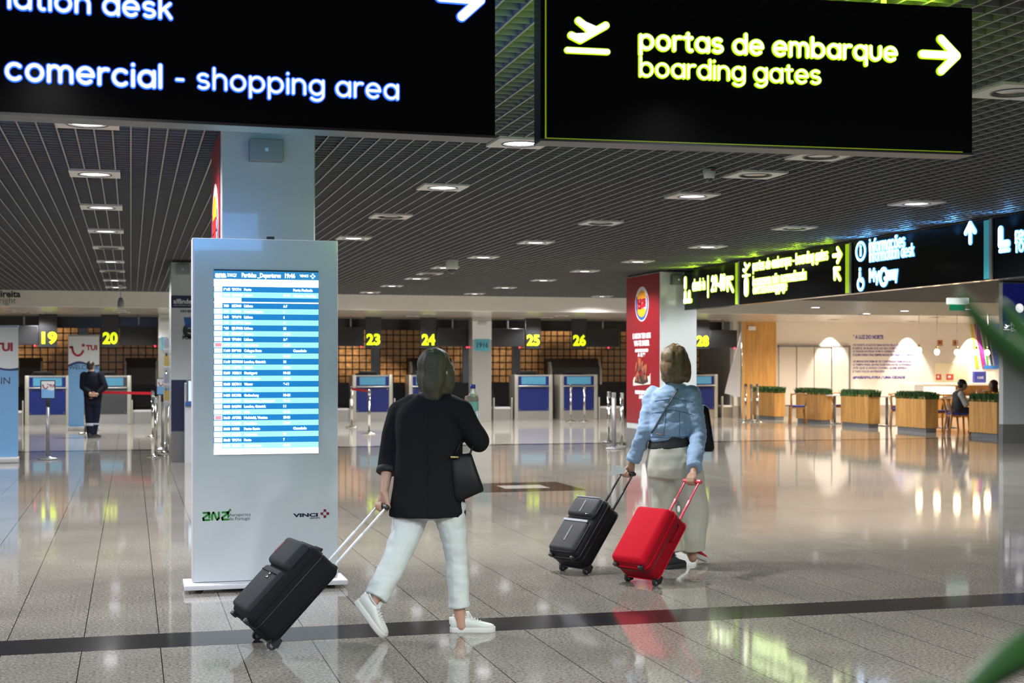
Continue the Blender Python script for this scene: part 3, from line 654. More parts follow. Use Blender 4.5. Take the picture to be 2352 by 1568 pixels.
# ================================================================== FAR HANGING SIGNS (a line of panels seen from their left face)
XS = 9.15
FZB, FZT = 2.45, 3.12
def far_sign(px_far, px_near, label, draw, edge_m, face_m, strip=None):
    ya = zX(px_far, XS) ; pa = PX(px_far, 700, XS); pb = PX(px_near, 700, XS); W = pa.y - pb.y
    t = thing('hanging_sign', label, 'sign', (XS, pa.y, FZB), -PI / 2, 'panels of the hanging sign line on the right')
    MB().rbox((0, 0, 0), (W, .14, FZT - FZB), .005, smooth=False).build('sign_box', blackpanel, t)
    for u in (.3, W - .3): MB().cone((u, .07, FZT - FZB), (u, .07, 3.75 - FZB), .012, .012).build('hanger_rod', greymetal, t)
    if strip:
        MB().box((W - .16, -.012, .01), (W - .05, -.001, FZT - FZB - .01)).build('light_strip', strip, t)
        MB().box((W - .045, -.02, 0), (W, -.001, FZT - FZB)).build('end_profile', steel, t)
    def U(px, py): p = PX(px, py, XS); return pa.y - p.y, p.z - FZB
    mb = MBs(); draw(mb, .007, -.012, -.0005, U, 0); draw(mb, 0, -.015, -.012, U, 1); mb.build('lettering', [edge_m, face_m], t)
    return t
def frow(mb, U, grow, y0, y1, mi, s, a, b, wt=.12, gap=.4, xh=None):
    mb.part('lettering', s)
    ua, va = U(*a); ub, vb = U(*b); wd = ub - ua; k = xh or wd / text_width(s, gap)
    stroke_text(mb, s, ua, (va + vb) / 2, k, wt * .85 + grow / k, y0, y1, None, mi, gap, width=wd)
lime_strip = mat('lime_strip', (.3, .5, .02), .4, emit=(.26, .44, .0), estr=.9, var=0)
teal_strip = mat('teal_strip', (.05, .3, .35), .4, emit=(.02, .16, .20), estr=.8, var=0)
def f1(mb, g, y0, y1, U, mi):
    u, v = U(1580, 664); mb.part('pictogram', 1)
    for q in ((-.10, -.12), (-.10, .12), (.08, -.12)): ribbon(mb, [(u + q[0] - .0, v + q[1] - .07), (u + q[0], v + q[1] + .05)], .05 + g, y0, y1, None, mi)
    ribbon(mb, [(u - .14, v - .2), (u + .16, v - .2)], .035 + g, y0, y1, None, mi)
    frow(mb, U, g, y0, y1, mi, 'check-in', (1592, 667), (1620, 663), .13, .44, .12)
    u, v = U(1627, 658); mb.part('divider', 2); ribbon(mb, [(u, v - .16), (u, v + .16)], .022 + g, y0, y1, None, mi)
    frow(mb, U, g, y0, y1, mi, '29-40', (1636, 668), (1666, 662), .20, .5, .155)
    u, v = U(1678, 653); arrow(mb, u, v, 135, .15, .03 + g, y0, y1, None, mi)
far_sign(1572, 1700, 'check-in arrow sign with lime letters, farthest of the hanging sign line', f1, lime_hot, face_hot, lime_strip)
def f2(mb, g, y0, y1, U, mi):
    u, v = U(1715, 618); plane_icon(mb, u, v, .26, .02 + g, y0, y1, None, mi)
    frow(mb, U, g, y0, y1, mi, 'portas de embarque - boarding gates', (1731, 622), (1902, 594), .125, .42, .098)
    u, v = U(1924, 586); arrow(mb, u, v, 0, .105, .026 + g, y0, y1, None, mi)
    u, v = U(1715, 656); mb.part('pictogram', 3); ribbon(mb, [(u, v - .09), (u, v + .06)], .075 + g, y0, y1, None, mi); ribbon(mb, [(u, v + .12), (u, v + .16)], .03 + g, y0, y1, None, mi)
    frow(mb, U, g, y0, y1, mi, 'bagagem não normalizada', (1731, 657), (1852, 639), .125, .42, .092)
    frow(mb, U, g, y0, y1, mi, 'oversized baggage', (1731, 676), (1808, 663), .105, .4, .092)
    u, v = U(1924, 629); arrow(mb, u, v, 135, .105, .026 + g, y0, y1, None, mi)
far_sign(1701, 1957, 'boarding gates and oversized baggage sign with lime letters in the hanging sign line', f2, lime_hot, face_hot, lime_strip)
def f3(mb, g, y0, y1, U, mi):
    u, v = U(1978, 577); mb.part('pictogram', 4); ribbon(mb, [(u + .115 * math.cos(2 * PI * i / 28), v + .115 * math.sin(2 * PI * i / 28)) for i in range(29)], .014 + g, y0, y1, None, mi)
    ribbon(mb, [(u, v - .05), (u, v + .02)], .017 + g, y0, y1, None, mi); ribbon(mb, [(u, v + .06), (u, v + .062)], .017 + g, y0, y1, None, mi)
    frow(mb, U, g, y0, y1, mi, 'informações', (1999, 577), (2079, 567), .12, .42, .105)
    frow(mb, U, g, y0, y1, mi, 'information desk', (1999, 600), (2100, 587), .10, .4, .098)
    u, v = U(1978, 645); mb.part('pictogram', 5); ribbon(mb, arc(u, v - .04, .075, .075, 120, 420, 16), .016 + g, y0, y1, None, mi); ribbon(mb, [(u - .02, v + .10), (u - .02, v + .02), (u + .06, v - .01)], .02 + g, y0, y1, None, mi); ribbon(mb, [(u - .02, v + .15), (u - .02, v + .151)], .022 + g, y0, y1, None, mi)
    frow(mb, U, g, y0, y1, mi, 'My', (1999, 646), (2020, 643), .16, .42, .105)
    u, v = U(2031, 636); mb.part('lettering', 6); ribbon(mb, arc(u, v, .085, .10, 60, 400, 18), .024 + g, y0, y1, None, mi); ribbon(mb, [(u + .03, v - .02), (u + .09, v - .02)], .022 + g, y0, y1, None, mi)
    frow(mb, U, g, y0, y1, mi, 'way', (2042, 641), (2062, 639), .16, .42, .10)
    u, v = U(2230, 535); arrow(mb, u, v, 90, .105, .026 + g, y0, y1, None, mi)
far_sign(1960, 2281, 'information desk sign with blue letters in the hanging sign line', f3, cyan_hot, face_hotc, teal_strip)
def f4(mb, g, y0, y1, U, mi):
    u, v = U(2306, 552); mb.part('pictogram', 7); ribbon(mb, [(u - .05, v + .12), (u - .05, v - .04), (u + .08, v - .04)], .04 + g, y0, y1, None, mi); ribbon(mb, [(u - .06, v - .11), (u + .10, v - .11)], .02 + g, y0, y1, None, mi)
    frow(mb, U, g, y0, y1, mi, 'restauração', (2335, 551), (2450, 540), .13, .42, .10)
    frow(mb, U, g, y0, y1, mi, 'food court', (2335, 577), (2440, 566), .10, .4, .10)
far_sign(2284, 2520, 'food court sign with blue letters, nearest of the hanging sign line', f4, cyan_hot, face_hotc, teal_strip)
for px, cc, pw in ((1600, (.55, 1, .02), 30), (1660, (.55, 1, .02), 30), (1740, (.55, 1, .02), 34), (1840, (.55, 1, .02), 30), (1910, (.55, 1, .02), 24), (2000, (.12, .45, 1), 34), (2090, (.12, .45, 1), 34), (2200, (.12, .45, 1), 26), (2330, (.12, .45, 1), 20)):
    p = PX(px, 600, XS); spot_lamp('sign_glow', (XS - .05, p.y, FZT - .16), pw * 1.6, cc, 150, .9, .03, (0, R(180 - 30), 0))
for S_, cc, pw in ((S1, (.12, .40, 1.0), 26.0), (S2, (.50, 1.0, .04), 9.0)):
    q = S_.A + S_.d * (S_.len * .5) - S_.n * .065
    area_lamp('sign_box_light', (q.x, q.y, ZT + .012), pw, cc, S_.len * .9, .10, (PI, 0, S_.rz))
    q = S_.A + S_.d * (S_.len * .5) - S_.n * .15
    area_lamp('sign_box_light', (q.x, q.y, ZB + .33), pw * 1.3, cc, S_.len * .8, .4, (R(90), 0, S_.rz))

# ================================================================== DEPARTURES TOTEM
KY = 9.69; KX0, KX1 = .394, 1.367; KW = KX1 - KX0
kt = thing('departures_totem', 'tall pale grey totem with a bright flight departures screen', 'information totem', ((KX0 + KX1) / 2, KY, 0))
tot_m = mat('totem_panel', (.70, .74, .75), .16, var=.01, coat=.4)
edge_m = mat('totem_edge', (.70, .68, .74), .3, .2, var=.02)
hw_ = KW / 2
MB().rbox((-hw_, .008, .055), (hw_, .16, 2.354), .008, smooth=False).build('cabinet', edge_m, kt)
MB().box((-hw_ + .012, -.001, .06), (hw_ - .004, .008, 2.350)).build('front_glass', tot_m, kt)
mb = MB(); bw0, bw1 = -hw_ - .055, hw_ + .05
mb.rbox((bw0, -.115, .022), (bw1, .215, .056), .006); mb.build('base_plate', mat('totem_base', (.74, .73, .77), .3, .1), kt)
for x_ in (bw0 + .1, bw1 - .1):
    for y_ in (-.07, .18): MB().cone((x_, y_, 0), (x_, y_, .022), .018, .02).build('foot', rubber, kt)
cmb = MB().rbox((.005, .03, 2.354), (.06, .09, 2.375), .005); cmb.build('sensor', blackplastic, kt)
def KP(px, py): p = PY(px, py, KY); return p.x - (KX0 + KX1) / 2, p.z
sx0, zt_ = KP(491, 618); sx1, _ = KP(731, 618); _, zb_ = KP(491, 1045)
SW, SH = sx1 - sx0, zt_ - zb_
EB = lambda n, c, e: mat(n, c, .3, emit=c, estr=e, var=0)
b_dark = EB('screen_blue', srgb(22, 122, 190), .85); b_dark2 = EB('screen_blue_bright', srgb(40, 150, 215), .85); b_lite = EB('screen_cyan', srgb(160, 236, 246), .95); b_white = EB('screen_white', (1, 1, 1), 1.6); b_hd = EB('screen_header', srgb(40, 128, 182), .8); b_red = EB('screen_red', srgb(235, 150, 165), .9); b_line = EB('screen_line', srgb(10, 60, 120), .6); b_pale = EB('screen_pale', srgb(222, 250, 252), 1.15)
mb = MB(); mb.box((sx0, -.006, zb_), (sx1, -.001, zt_), mi=0)
def srow(f0, f1, mi, x0=0.0, x1=1.0, d=.0075): mb.box((sx0 + SW * x0, -d, zt_ - SH * f1), (sx0 + SW * x1, -.005, zt_ - SH * f0), mi=mi)
# fractions measured down the screen: header, white bar, rows
srow(.008, .052, 1); srow(.052, .092, 2)
rows_ = []
srow(.092, .122, 3); rows_.append((.092, .122, 0)); srow(.122, .152, 4); rows_.append((.122, .152, 1)); srow(.152, .174, 3); srow(.152, .180, 2, .005, .26, .0085); srow(.174, .181, 2)
f = .181; k = 0; step = (.965 - .181) / 26.0
while k < 26:
    srow(f, f + step * .965, 3 if k % 2 == 0 else 4); rows_.append((f, f + step * .965, k % 2)); f += step; k += 1
for a_, b_, o_ in rows_:
    if o_ == 0: srow(a_ + .002, b_ - .003, 2, .004, .08, .0085)
    else: srow(a_ + .0005, b_ - .001, 7, .004, .08, .0085)
srow(.965, .998, 2)
for fr in (10, 23): a_, b_, _ = rows_[fr - 1]; srow(a_ + .005, b_ - .005, 5, .012, .072, .009)
scr = mb.build('screen', [blackplastic, b_hd, b_white, b_dark, b_lite, b_red, b_line, b_pale], kt)
city = ['Porto', 'Lisboa', 'Lisbon\nPorto', 'Ponta Delgada', 'Lisboa', 'Porto', 'Lisboa', 'Geneva', 'Lisboa', 'Copenhagen', 'Cologne Bonn', 'Hannover', 'London, Gatwick', 'Zurich', 'Stuttgart', 'Porto Santo', 'Warsaw', 'Lisboa', 'Gothenburg', 'Manchester, Liverpool', 'London, Gatwick', 'Oslo', 'Helsinki, Vantaa', 'Frankfurt', 'Porto Santo', 'Amsterdam', 'Porto', 'Cologne Bonn']
tim = ['19:45', '20:05', '7:00', '7:05', '8:45', '9:05', '9:20', '9:35', '10:05', '10:25', '11:00', '11:20', '11:40', '12:15', '12:35', '12:50', '13:05', '13:25', '14:25', '14:40', '15:25', '15:50', '16:40', '17:25', '18:00', '18:10', '18:45', '18:55']
fl = ['TP1714', 'EJU7602', '3Z7310', 'SP1632', 'TP1690', 'EJU7715', 'EJU7602', 'EZS1457', 'TP1684', 'DY3561', 'EW9848', 'X34171', 'EZY8138', 'LX2901', 'X32211', 'PGA901', '3Z7311', 'TP1688', 'DK1752', 'LS1730', 'BA2701', 'DY1772', 'AY1782', 'DE1652', 'NT852', 'HV5882', 'TP1714', 'X32411']
gat = ['', '29-31', '6-7', '6', '6', '29', '31', '29-31', '6-9', '21-23', '', '10-21', '31', '10-21', '10-21', '10-21', '9-11', '6', '10-21', '10-12', '11', '10-12', '25-26', '10-21', '', '10', '7', '10-21']
rem = {0: 'Porta Fechada', 1: 'Chamada / Boarding', 10: 'Cancelado', 24: 'Cancelado'}
tw = EB('screen_text', (1, 1, 1), 1.5); tp = EB('screen_text_pale', srgb(225, 252, 255), 1.2)
for i, (a_, b_, o_) in enumerate(rows_):
    zc = zt_ - SH * (a_ + b_) / 2 - .0085; m_ = tw if o_ == 0 else tp; sz = .0225
    x0 = sx0 + SW * .09
    grp = []
    for s_, xx, in ((tim[i], .092), (fl[i], .168), (city[i].split('\n')[0], .285), (gat[i], .66), (rem.get(i, ''), .755)):
        if s_: text_mesh(s_, sz, m_, scr, (sx0 + SW * xx, -.0095, zc), FRONT, .0006, .0016, width=SW * min(.225 if xx > .7 else .36, {.092: .0125, .168: .0152, .285: .0140, .66: .0135, .755: .0145}[xx] * len(s_)))
text_mesh('ana', .052, tw, scr, (sx0 + SW * .012, -.0095, zt_ - SH * .043), FRONT, .0006, .003, width=SW * .105); text_mesh('Aeroportos\nde Portugal', .013, tw, scr, (sx0 + SW * .125, -.0095, zt_ - SH * .028), FRONT, .0006, .0006)
text_mesh('Partidas _Departures', .040, tw, scr, (sx0 + SW * .262, -.0095, zt_ - SH * .0405), FRONT, .0006, .002, width=SW * .375)
text_mesh('19:46', .040, tw, scr, (sx0 + SW * .675, -.0095, zt_ - SH * .0405), FRONT, .0006, .002, width=SW * .10)
text_mesh('VINCI', .022, tw, scr, (sx0 + SW * .82, -.0095, zt_ - SH * .035), FRONT, .0006, .0012)
def plus_logo(parent, u, v, s, m, y):
    mb = MB(); q = s * .42
    for dx, dz in ((0, s), (0, -s), (-s, 0)): mb.prism([(u + dx - q, v + dz - q), (u + dx + q, v + dz - q), (u + dx + q, v + dz + q), (u + dx - q, v + dz + q)], y - .0016, y)
    mb.prism([(u + s + q * 1.15 * math.cos(2 * PI * i / 18), v + q * 1.15 * math.sin(2 * PI * i / 18)) for i in range(18)], y - .0016, y)
    for a in (0, 90, 180, 270):
        c, d = math.cos(R(a)), math.sin(R(a)); ribbon(mb, [(u + c * s * .8, v + d * s * .8), (u + (c - d) * s * .5, v + (d + c) * s * .5), (u - d * s * .8, v + c * s * .8)], s * .07, y - .0014, y, None)
    return mb.build('emblem', m, parent)
plus_logo(scr, sx0 + SW * .945, zt_ - SH * .030, .012, tw, -.0092)
# printed marks below the screen
gpr = mat('green_print', srgb(46, 140, 42), .35); dnav = mat('dark_navy_print', srgb(18, 18, 58), .35); dred = mat('dark_red_print', srgb(132, 26, 44), .35)
mb = MB(); x0, zb0 = KP(466, 1194); x1, zt0 = KP(523, 1176); hh = zt0 - zb0; ww = .052; r_ = .0068
for q in (0, 2):
    xx = x0 + q * .062
    ribbon(mb, [(xx + .004, zb0 + hh), (xx + .036, zb0 + hh), (xx + .040, zb0 + hh - .006), (xx + .002, zb0 + .012), (xx + .004, zb0), (xx + .042, zb0)], r_, -.0025, -.001, None)
    ribbon(mb, [(xx + .042, zb0 + hh), (xx + .042, zb0 + hh * .35)], r_, -.0025, -.001, None)
xx = x0 + .060
ribbon(mb, [(xx, zb0 + .002), (xx, zb0 + hh * .7), (xx + .008, zb0 + hh), (xx + .016, zb0 + hh * .85), (xx + .026, zb0 + .010), (xx + .034, zb0), (xx + .044, zb0 + .010), (xx + .044, zb0 + hh)], r_, -.0025, -.001, None)
ribbon(mb, [(x0 + 2 * .062 + .042, zb0 + hh), (x0 + 2 * .062 + .055, zb0 + hh + .016)], r_, -.0025, -.001, None)
mb.build('logo', gpr, kt)
xx, z_ = KP(526, 1185.5); text_mesh('Aeroportos', .030, mat('grey_mark', (.10, .12, .14), .4), kt, (xx, -.001, z_), FRONT, .0008, .0002)
xx, z_ = KP(526, 1194.5); text_mesh('de Portugal', .030, mat('grey_mark', (.10, .12, .14), .4), kt, (xx, -.001, z_), FRONT, .0008, .0002)
xx, z_ = KP(673, 1187); x2, _ = KP(730, 1187); text_mesh('VINCI', .032, dnav, kt, (xx, -.001, z_), FRONT, .0008, .0016, width=x2 - xx)
xx, z_ = KP(711, 1191); text_mesh('AIRPORTS', .013, dnav, kt, (xx, -.001, z_), FRONT, .0008, .0004, width=.07)
xx, z_ = KP(746, 1179); plus_logo(kt, xx, z_, .0205, dred, -.001)

# ================================================================== CHECK-IN DESKS
DY = 38.1
desk_steel = mat('desk_steel', (.60, .58, .50), .3, .55, var=.05)
def make_desk(label, dark=False):
    t = thing('check_in_desk', label, 'check-in desk', (0, 0, 0), 0, 'check-in desks along the back')
    mb = MB(); mb.rbox((-.55, 0, 0), (-.445, .62, 1.255), .01).rbox((.445, 0, 0), (.55, .62, 1.255), .01).box((-.45, .05, 1.21), (.45, .62, 1.25)).box((-.45, .5, .05), (.45, .6, 1.21)); mb.build('frame', desk_steel, t)
    hb = MB().box((-.44, .02, .95), (.44, .05, 1.21)).build('header_board', greypanel if dark else bluepanel, t)
    MB().box((-.35, .008, .985), (.35, .02, 1.195)).build('lit_panel', lightblue, hb)
    MB().rbox((-.46, -.05, .915), (.46, .05, .955), .012).build('shelf_bar', steel, t)
    fp = MB().box((-.44, .012, .255), (.44, .05, .915)).build('front_panel', greypanel if dark else bluepanel, t)
    for sx in (-.40, .40):
        for z in (.30, .87): MB().cone((sx, .012, z), (sx, .002, z), .016, .013, 10).build('screw', chrome, fp)
    MB().box((-.445, .03, 0), (.445, .06, .255)).build('kick_plate', steel, t)
    mo = MB().rbox((-.36, .12, 1.30), (.12, .17, 1.36), .01).cone((-.12, .2, 1.25), (-.12, .2, 1.32), .03, .03).rbox((-.4, .2, 1.25), (.16, .5, 1.30), .01); mo.build('monitor', blackplastic, t)
    return t
def desk_x(px): return PY(px, 975, DY).x
dA = make_desk('check-in desk with a blue front under the lime number 19'); dA.location = (desk_x(109), DY, 0)
dG = make_desk('check-in desk with a charcoal front under the lime number 20', True); dG.location = (desk_x(251), DY, 0)
for px, n in ((856, '23'), (985, '24'), (1226, '25'), (1330, '26'), (1608, '28')):
    dup(dA, (desk_x(px), DY, 0), 0, 'check-in desk with a blue front under the lime number ' + n)
NY = 37.5
def number_sign(px, n):
    p = PY(px, 780, NY); t = thing('number_sign', 'hanging black desk panel with the lime number ' + n, 'sign', (p.x, NY, 1.97), 0, 'hanging desk number panels')
    MB().rbox((-.215, 0, 0), (.215, .06, SOF - 1.97), .005, smooth=False).build('panel', mat('number_panel', (.018, .018, .019), .4), t)
    text_mesh(n, .39, num_glow, t, (0, -.006, .10), FRONT, .004, .018, 'CENTER', width=.37)
for px, n in ((110, '19'), (253, '20'), (858, '23'), (984, '24'), (1225, '25'), (1331, '26'), (1614, '28')): number_sign(px, n)
def desk_monitor(px0, px1, n, led=.85):
    a, b = PY(px0, 770, NY).x, PY(px1, 770, NY).x; w_ = (b - a) / 2
    t = thing('display_screen', 'dark display screen hanging beside the lime number ' + n, 'display screen', ((a + b) / 2, NY + .02, 2.02), 0, 'dark screens over the desks')
    MB().rbox((-w_, 0, 0), (w_, .12, .50), .012).build('casing', mat('screen_casing', (.02, .02, .022), .4), t)
    MB().box((-w_ + .03, -.004, .03), (w_ - .03, 0, .47)).build('screen', mat('screen_off', (.006, .006, .007), .55), t)
    MB().cone((0, .06, .5), (0, .06, SOF - 2.02), .025, .025).build('pole', greymetal, t)
    MB().sphere((w_ * (2 * led - 1), -.01, -.015), .022).build('indicator', red_led, t)
for a_, b_, n, l in ((20, 89, '19', .87), (275, 362, '20', .93), (776, 837, '23', .87), (1004, 1078, '24', .93), (1130, 1205, '25', .85), (1349, 1424, '26', .65), (1631, 1694, '28', .9)): desk_monitor(a_, b_, n, l)
belt_m = mat('conveyor_belt', (.012, .012, .013), .55)
def make_belt(px0, px1, label):
    a, b = PY(px0, 970, DY).x, PY(px1, 970, DY).x; w_ = (b - a) / 2
    t = thing('baggage_conveyor', label, 'baggage conveyor', ((a + b) / 2, DY + .02, 0), 0, 'baggage conveyors between the desks')
    MB().box((-w_ + .03, .02, 0), (w_ - .03, .30, .30)).build('front_panel', steel, t)
    MB().rbox((-w_ + .03, 0, .30), (w_ - .03, .34, .36), .01).build('top_edge', mat('pale_trim', (.72, .71, .69), .3), t)
    MB().prism([(.3, .3), (1.6, .38), (2.0, .9), (2.0, 0), (.3, 0)], -w_ + .05, w_ - .05, Matrix.Rotation(PI / 2, 4, 'Z') @ Matrix.Scale(1, 4)).build('belt', belt_m, t)
    for s in (-1, 1): MB().rbox((s * w_ - .035 if s > 0 else -w_ - .0, -.04, 0), (s * w_ if s > 0 else -w_ + .035, .06, .62), .008).build('guard_post', desk_steel, t)
for a_, b_, lb in ((-8, 54, 'baggage conveyor left of the desk under number 19'), (302, 364, 'baggage conveyor right of the charcoal-front desk'), (742, 806, 'baggage conveyor left of the desk under number 23'), (905, 937, 'narrow baggage conveyor between desks 23 and 24'), (1133, 1177, 'baggage conveyor left of the desk under number 25'), (1375, 1432, 'baggage conveyor right of the desk under number 26'), (1658, 1686, 'baggage conveyor right of the desk under number 28')): make_belt(a_, b_, lb)
hood_m = mat('tunnel_hood', (.05, .048, .045), .45, .2)
def make_tunnel(px0, px1, label):
    a, b = PY(px0, 850, 40.2).x, PY(px1, 850, 40.2).x; w_ = (b - a) / 2
    t = thing('baggage_tunnel', label, 'baggage tunnel', ((a + b) / 2, 40.25, 0), 0, 'baggage tunnels behind the desks')
    MB().prism([(-.1, 1.0), (.5, 1.0), (.5, 1.72), (.15, 1.72), (-.1, 1.45)], -w_, w_, Matrix.Rotation(PI / 2, 4, 'Z')).build('hood', hood_m, t)
    MB().box((-w_, -.1, 0), (w_, .5, 1.0)).build('throat', rubber, t)
    for s in (-1, 1): MB().prism([(-.14, .95), (.1, .95), (.1, 1.62), (-.02, 1.62), (-.14, 1.38)], s * w_ - .03, s * w_ + .03, Matrix.Rotation(PI / 2, 4, 'Z')).build('cheek', mat('cheek_pale', (.42, .39, .33), .4), t)
for a_, b_, lb in ((42, 96, 'dark baggage tunnel behind the desk under number 19'), (288, 360, 'dark baggage tunnel behind the charcoal-front desk'), (944, 1040, 'dark baggage tunnel behind the desk under number 24'), (1264, 1378, 'dark baggage tunnel behind the desk under number 26')): make_tunnel(a_, b_, lb)
# fascia text on the left
fx = PY(2, 680, YF); ft = text_mesh('à direita', .20, mat('fascia_black', (.012, .012, .012), .5), None, (PY(47, 682, YF).x, YF - .004, PY(47, 682, YF).z), FRONT, .003, .006, 'RIGHT', name='wall_lettering')
tag(ft, 'bold black word on the pale fascia at the left edge', 'lettering')
ft = text_mesh('on your right', .19, mat('fascia_grey', (.10, .10, .10), .5), None, (PY(37, 696.5, YF).x, YF - .004, PY(37, 696.5, YF).z), FRONT, .003, -.002, 'RIGHT', name='wall_lettering')
tag(ft, 'thin grey words under the bold word on the fascia', 'lettering')

# ================================================================== BANNERS, POSTS, RACK, TERMINAL
ban_white = mat('banner_white', (.60, .62, .63), .4, var=.02); ban_blue = mat('banner_blue', srgb(112, 160, 205), .4, var=.05, vscale=2); ban_wave = mat('banner_wave', srgb(30, 50, 95), .4); ban_red = mat('banner_red', srgb(150, 20, 40), .4)
def smile(mb, u, v, s, y):
    ribbon(mb, [(u - .55 * s, v + .32 * s), (u - .42 * s, v + .34 * s)] + arc(u + .02 * s, v + .30 * s, .42 * s, .62 * s, 190, 335, 14), .085 * s, y - .003, y, None)
    mb.prism([(u + .42 * s + .12 * s * math.cos(2 * PI * i / 14), v + .48 * s + .12 * s * math.sin(2 * PI * i / 14)) for i in range(14)], y - .003, y)
def make_banner(label, x0, x1, Y, h, texts):
    w_ = x1 - x0; t = thing('roll_up_banner', label, 'roll-up banner', (x0, Y, 0)); zw = h * .70
    wave = [(w_ * i / 20, zw + .055 * math.sin(2 * PI * (i / 20 - .1)) * (1 - .3 * i / 20)) for i in range(21)]
    mb = MB().box((0, 0, .09), (w_, .004, h), mi=0)
    n = len(wave); vs = [(x, -.002, z) for x, z in wave] + [(x, -.002, .09) for x, z in wave]; mb.add(vs, [(i, n + i, n + i + 1, i + 1) for i in range(n - 1)], None, 1)
    vs = [(x, -.003, z + .02) for x, z in wave] + [(x, -.003, z - .025 - .015 * math.sin(i * .3)) for i, (x, z) in enumerate(wave)]; mb.add(vs, [(i, n + i, n + i + 1, i + 1) for i in range(n - 1)], None, 2)
    sh = mb.build('sheet', [ban_white, ban_blue, ban_wave], t)
    MB().rbox((-.01, -.10, 0), (w_ + .01, .12, .09), .015).build('base_cassette', mat('banner_base', (.55, .55, .55), .35, .4), t)
    MB().rbox((-.005, -.012, h - .01), (w_ + .005, .018, h + .02), .005).build('top_rail', greymetal, t)
    MB().cone((w_ / 2, .03, .05), (w_ / 2, .03, h), .012, .012).build('support_pole', greymetal, t)
    for s_, sz, u, v, m_, al, bo in texts: text_mesh(s_, sz, m_, sh, (u, -.005, v), FRONT, .001, bo, al)
    mb = MB(); smile(mb, w_ * .30, h * .835, .30, -.002); mb.build('smile_mark', ban_red, sh)
pa = PZ(38, 1062); pbn = PY(42, 750, pa.y)
make_banner('white and blue roll-up banner cut by the left edge', pbn.x - .85, pbn.x, pa.y, pbn.z, (('TUI', .17, .64, 1.735, ban_red, 'CENTER', .008), ('CHECK-IN', .15, .80 - .06, 1.22, dark_print, 'RIGHT', .0)))
pa, pb_ = PY(157, 800, 34.6), PY(228, 800, 34.6)
make_banner('white and blue roll-up banner behind the man in navy', pa.x, pb_.x, 34.6, PY(190, 771, 34.6).z, (('TUI', .16, (pb_.x - pa.x) * .76, 1.87, ban_red, 'CENTER', .008), ('WELCOME', .14, (pb_.x - pa.x) * .5, 1.42, dark_print, 'CENTER', 0)))
tape_red = mat('red_belt_tape', srgb(190, 24, 44), .5)
def make_post(loc, h, label, belt_to=None, bz=.90, chrome_m=None, group='queue posts with chrome bases', sign=None, r=.028):
    t = thing('queue_post', label, 'queue post', loc, 0, group); m_ = chrome_m or chrome
    MB().lathe([(0, .0), (.145, .0), (.15, .012), (.14, .022), (.06, .034), (.04, .05), (0, .05)], 28).build('base', m_, t)
    MB().cone((0, 0, .03), (0, 0, h - .09), r, r, 16).build('pole', m_, t)
    MB().rbox((-.034, -.034, h - .12), (.034, .034, h), .012).build('belt_head', m_ if sign is None else blackplastic, t)
    if belt_to is not None:
        d = Vector(belt_to) - Vector(loc); n = Vector((-d.y, d.x, 0)).normalized() * .003
        vs = []
        for q in (0, 1):
            for s in (-1, 1):
                for z in (h - .085, h - .03): vs.append(d * q + n * s + Vector((0, 0, z)))
        MB().add(vs, [(0, 1, 3, 2), (4, 6, 7, 5), (0, 4, 5, 1), (2, 3, 7, 6), (1, 5, 7, 3), (0, 2, 6, 4)]).build('belt', tape_red, t, 'red belt')
    if sign:
        sb = MB().rbox((-.115, -.012, h), (.115, .012, h + .30), .006).build('sign_frame', blackplastic, t)
        mb = MB().box((-.10, -.014, h + .015), (.10, -.012, h + .285), mi=0)
        wv = [(-.10 + .2 * i / 10, h + .15 + .015 * math.sin(i * .6)) for i in range(11)]; n = 11
        mb.add([(x, -.015, z) for x, z in wv] + [(x, -.015, h + .015) for x, z in wv], [(i, n + i, n + i + 1, i + 1) for i in range(10)], None, 1)
        pg = mb.build('sign_sheet', [ban_white, ban_blue], sb)
        text_mesh('TUI', .055, ban_red, pg, (.02, -.017, h + .195), FRONT, .0005, .002)
        mb = MB(); smile(mb, -.035, h + .195, .085, -.0145); mb.build('smile_mark', ban_red, pg)
    return t
def G_(px, py): p = PZ(px, py); return (p.x, p.y, 0)
matte_post = mat('grey_post', (.28, .28, .29), .35, .6)
make_post(G_(110, 1055), .97, 'grey post with a small framed airline sign near the left banner', chrome_m=matte_post, sign=True)
A_, B_ = G_(358, 1049), G_(196, 996)
pr = make_post(G_(351, 1004), .98, 'chrome queue post holding the red belt by the customs column', belt_to=B_)
make_post(B_, .98, 'chrome queue post beside the man in navy')
make_post(A_, 1.0, 'nearest chrome queue post left of the customs column')
make_post(G_(374, 1033), .98, 'grey post with a small framed airline sign beside the customs column', chrome_m=matte_post, sign=True)
make_post(G_(385, 1020), .98, 'chrome queue post closest to the customs column')
C_ = G_(848, 997); D_ = G_(808, 982)
make_post(D_, 1.0, 'chrome queue post with the red belt, left one before desk 23', belt_to=C_)
make_post(C_, .98, 'chrome queue post before the blue front of desk 23')
make_post(G_(1311, 968), 1.0, 'left chrome queue post before desk 26'); make_post(G_(1342, 968), 1.0, 'right chrome queue post before desk 26')
make_post(G_(1398, 1016), 1.0, 'left chrome post of the bunch by the red column'); make_post(G_(1410, 1031), 1.02, 'thick grey post of the bunch by the red column', chrome_m=matte_post, r=.04); make_post(G_(1428, 1023), 1.0, 'right chrome post of the bunch by the red column')
make_post(G_(1713, 971), 1.03, 'left chrome post before the oak panel'); make_post(G_(1726, 966), 1.0, 'middle grey post before the oak panel', chrome_m=matte_post); make_post(G_(1740, 970), 1.03, 'right chrome post before the oak panel')
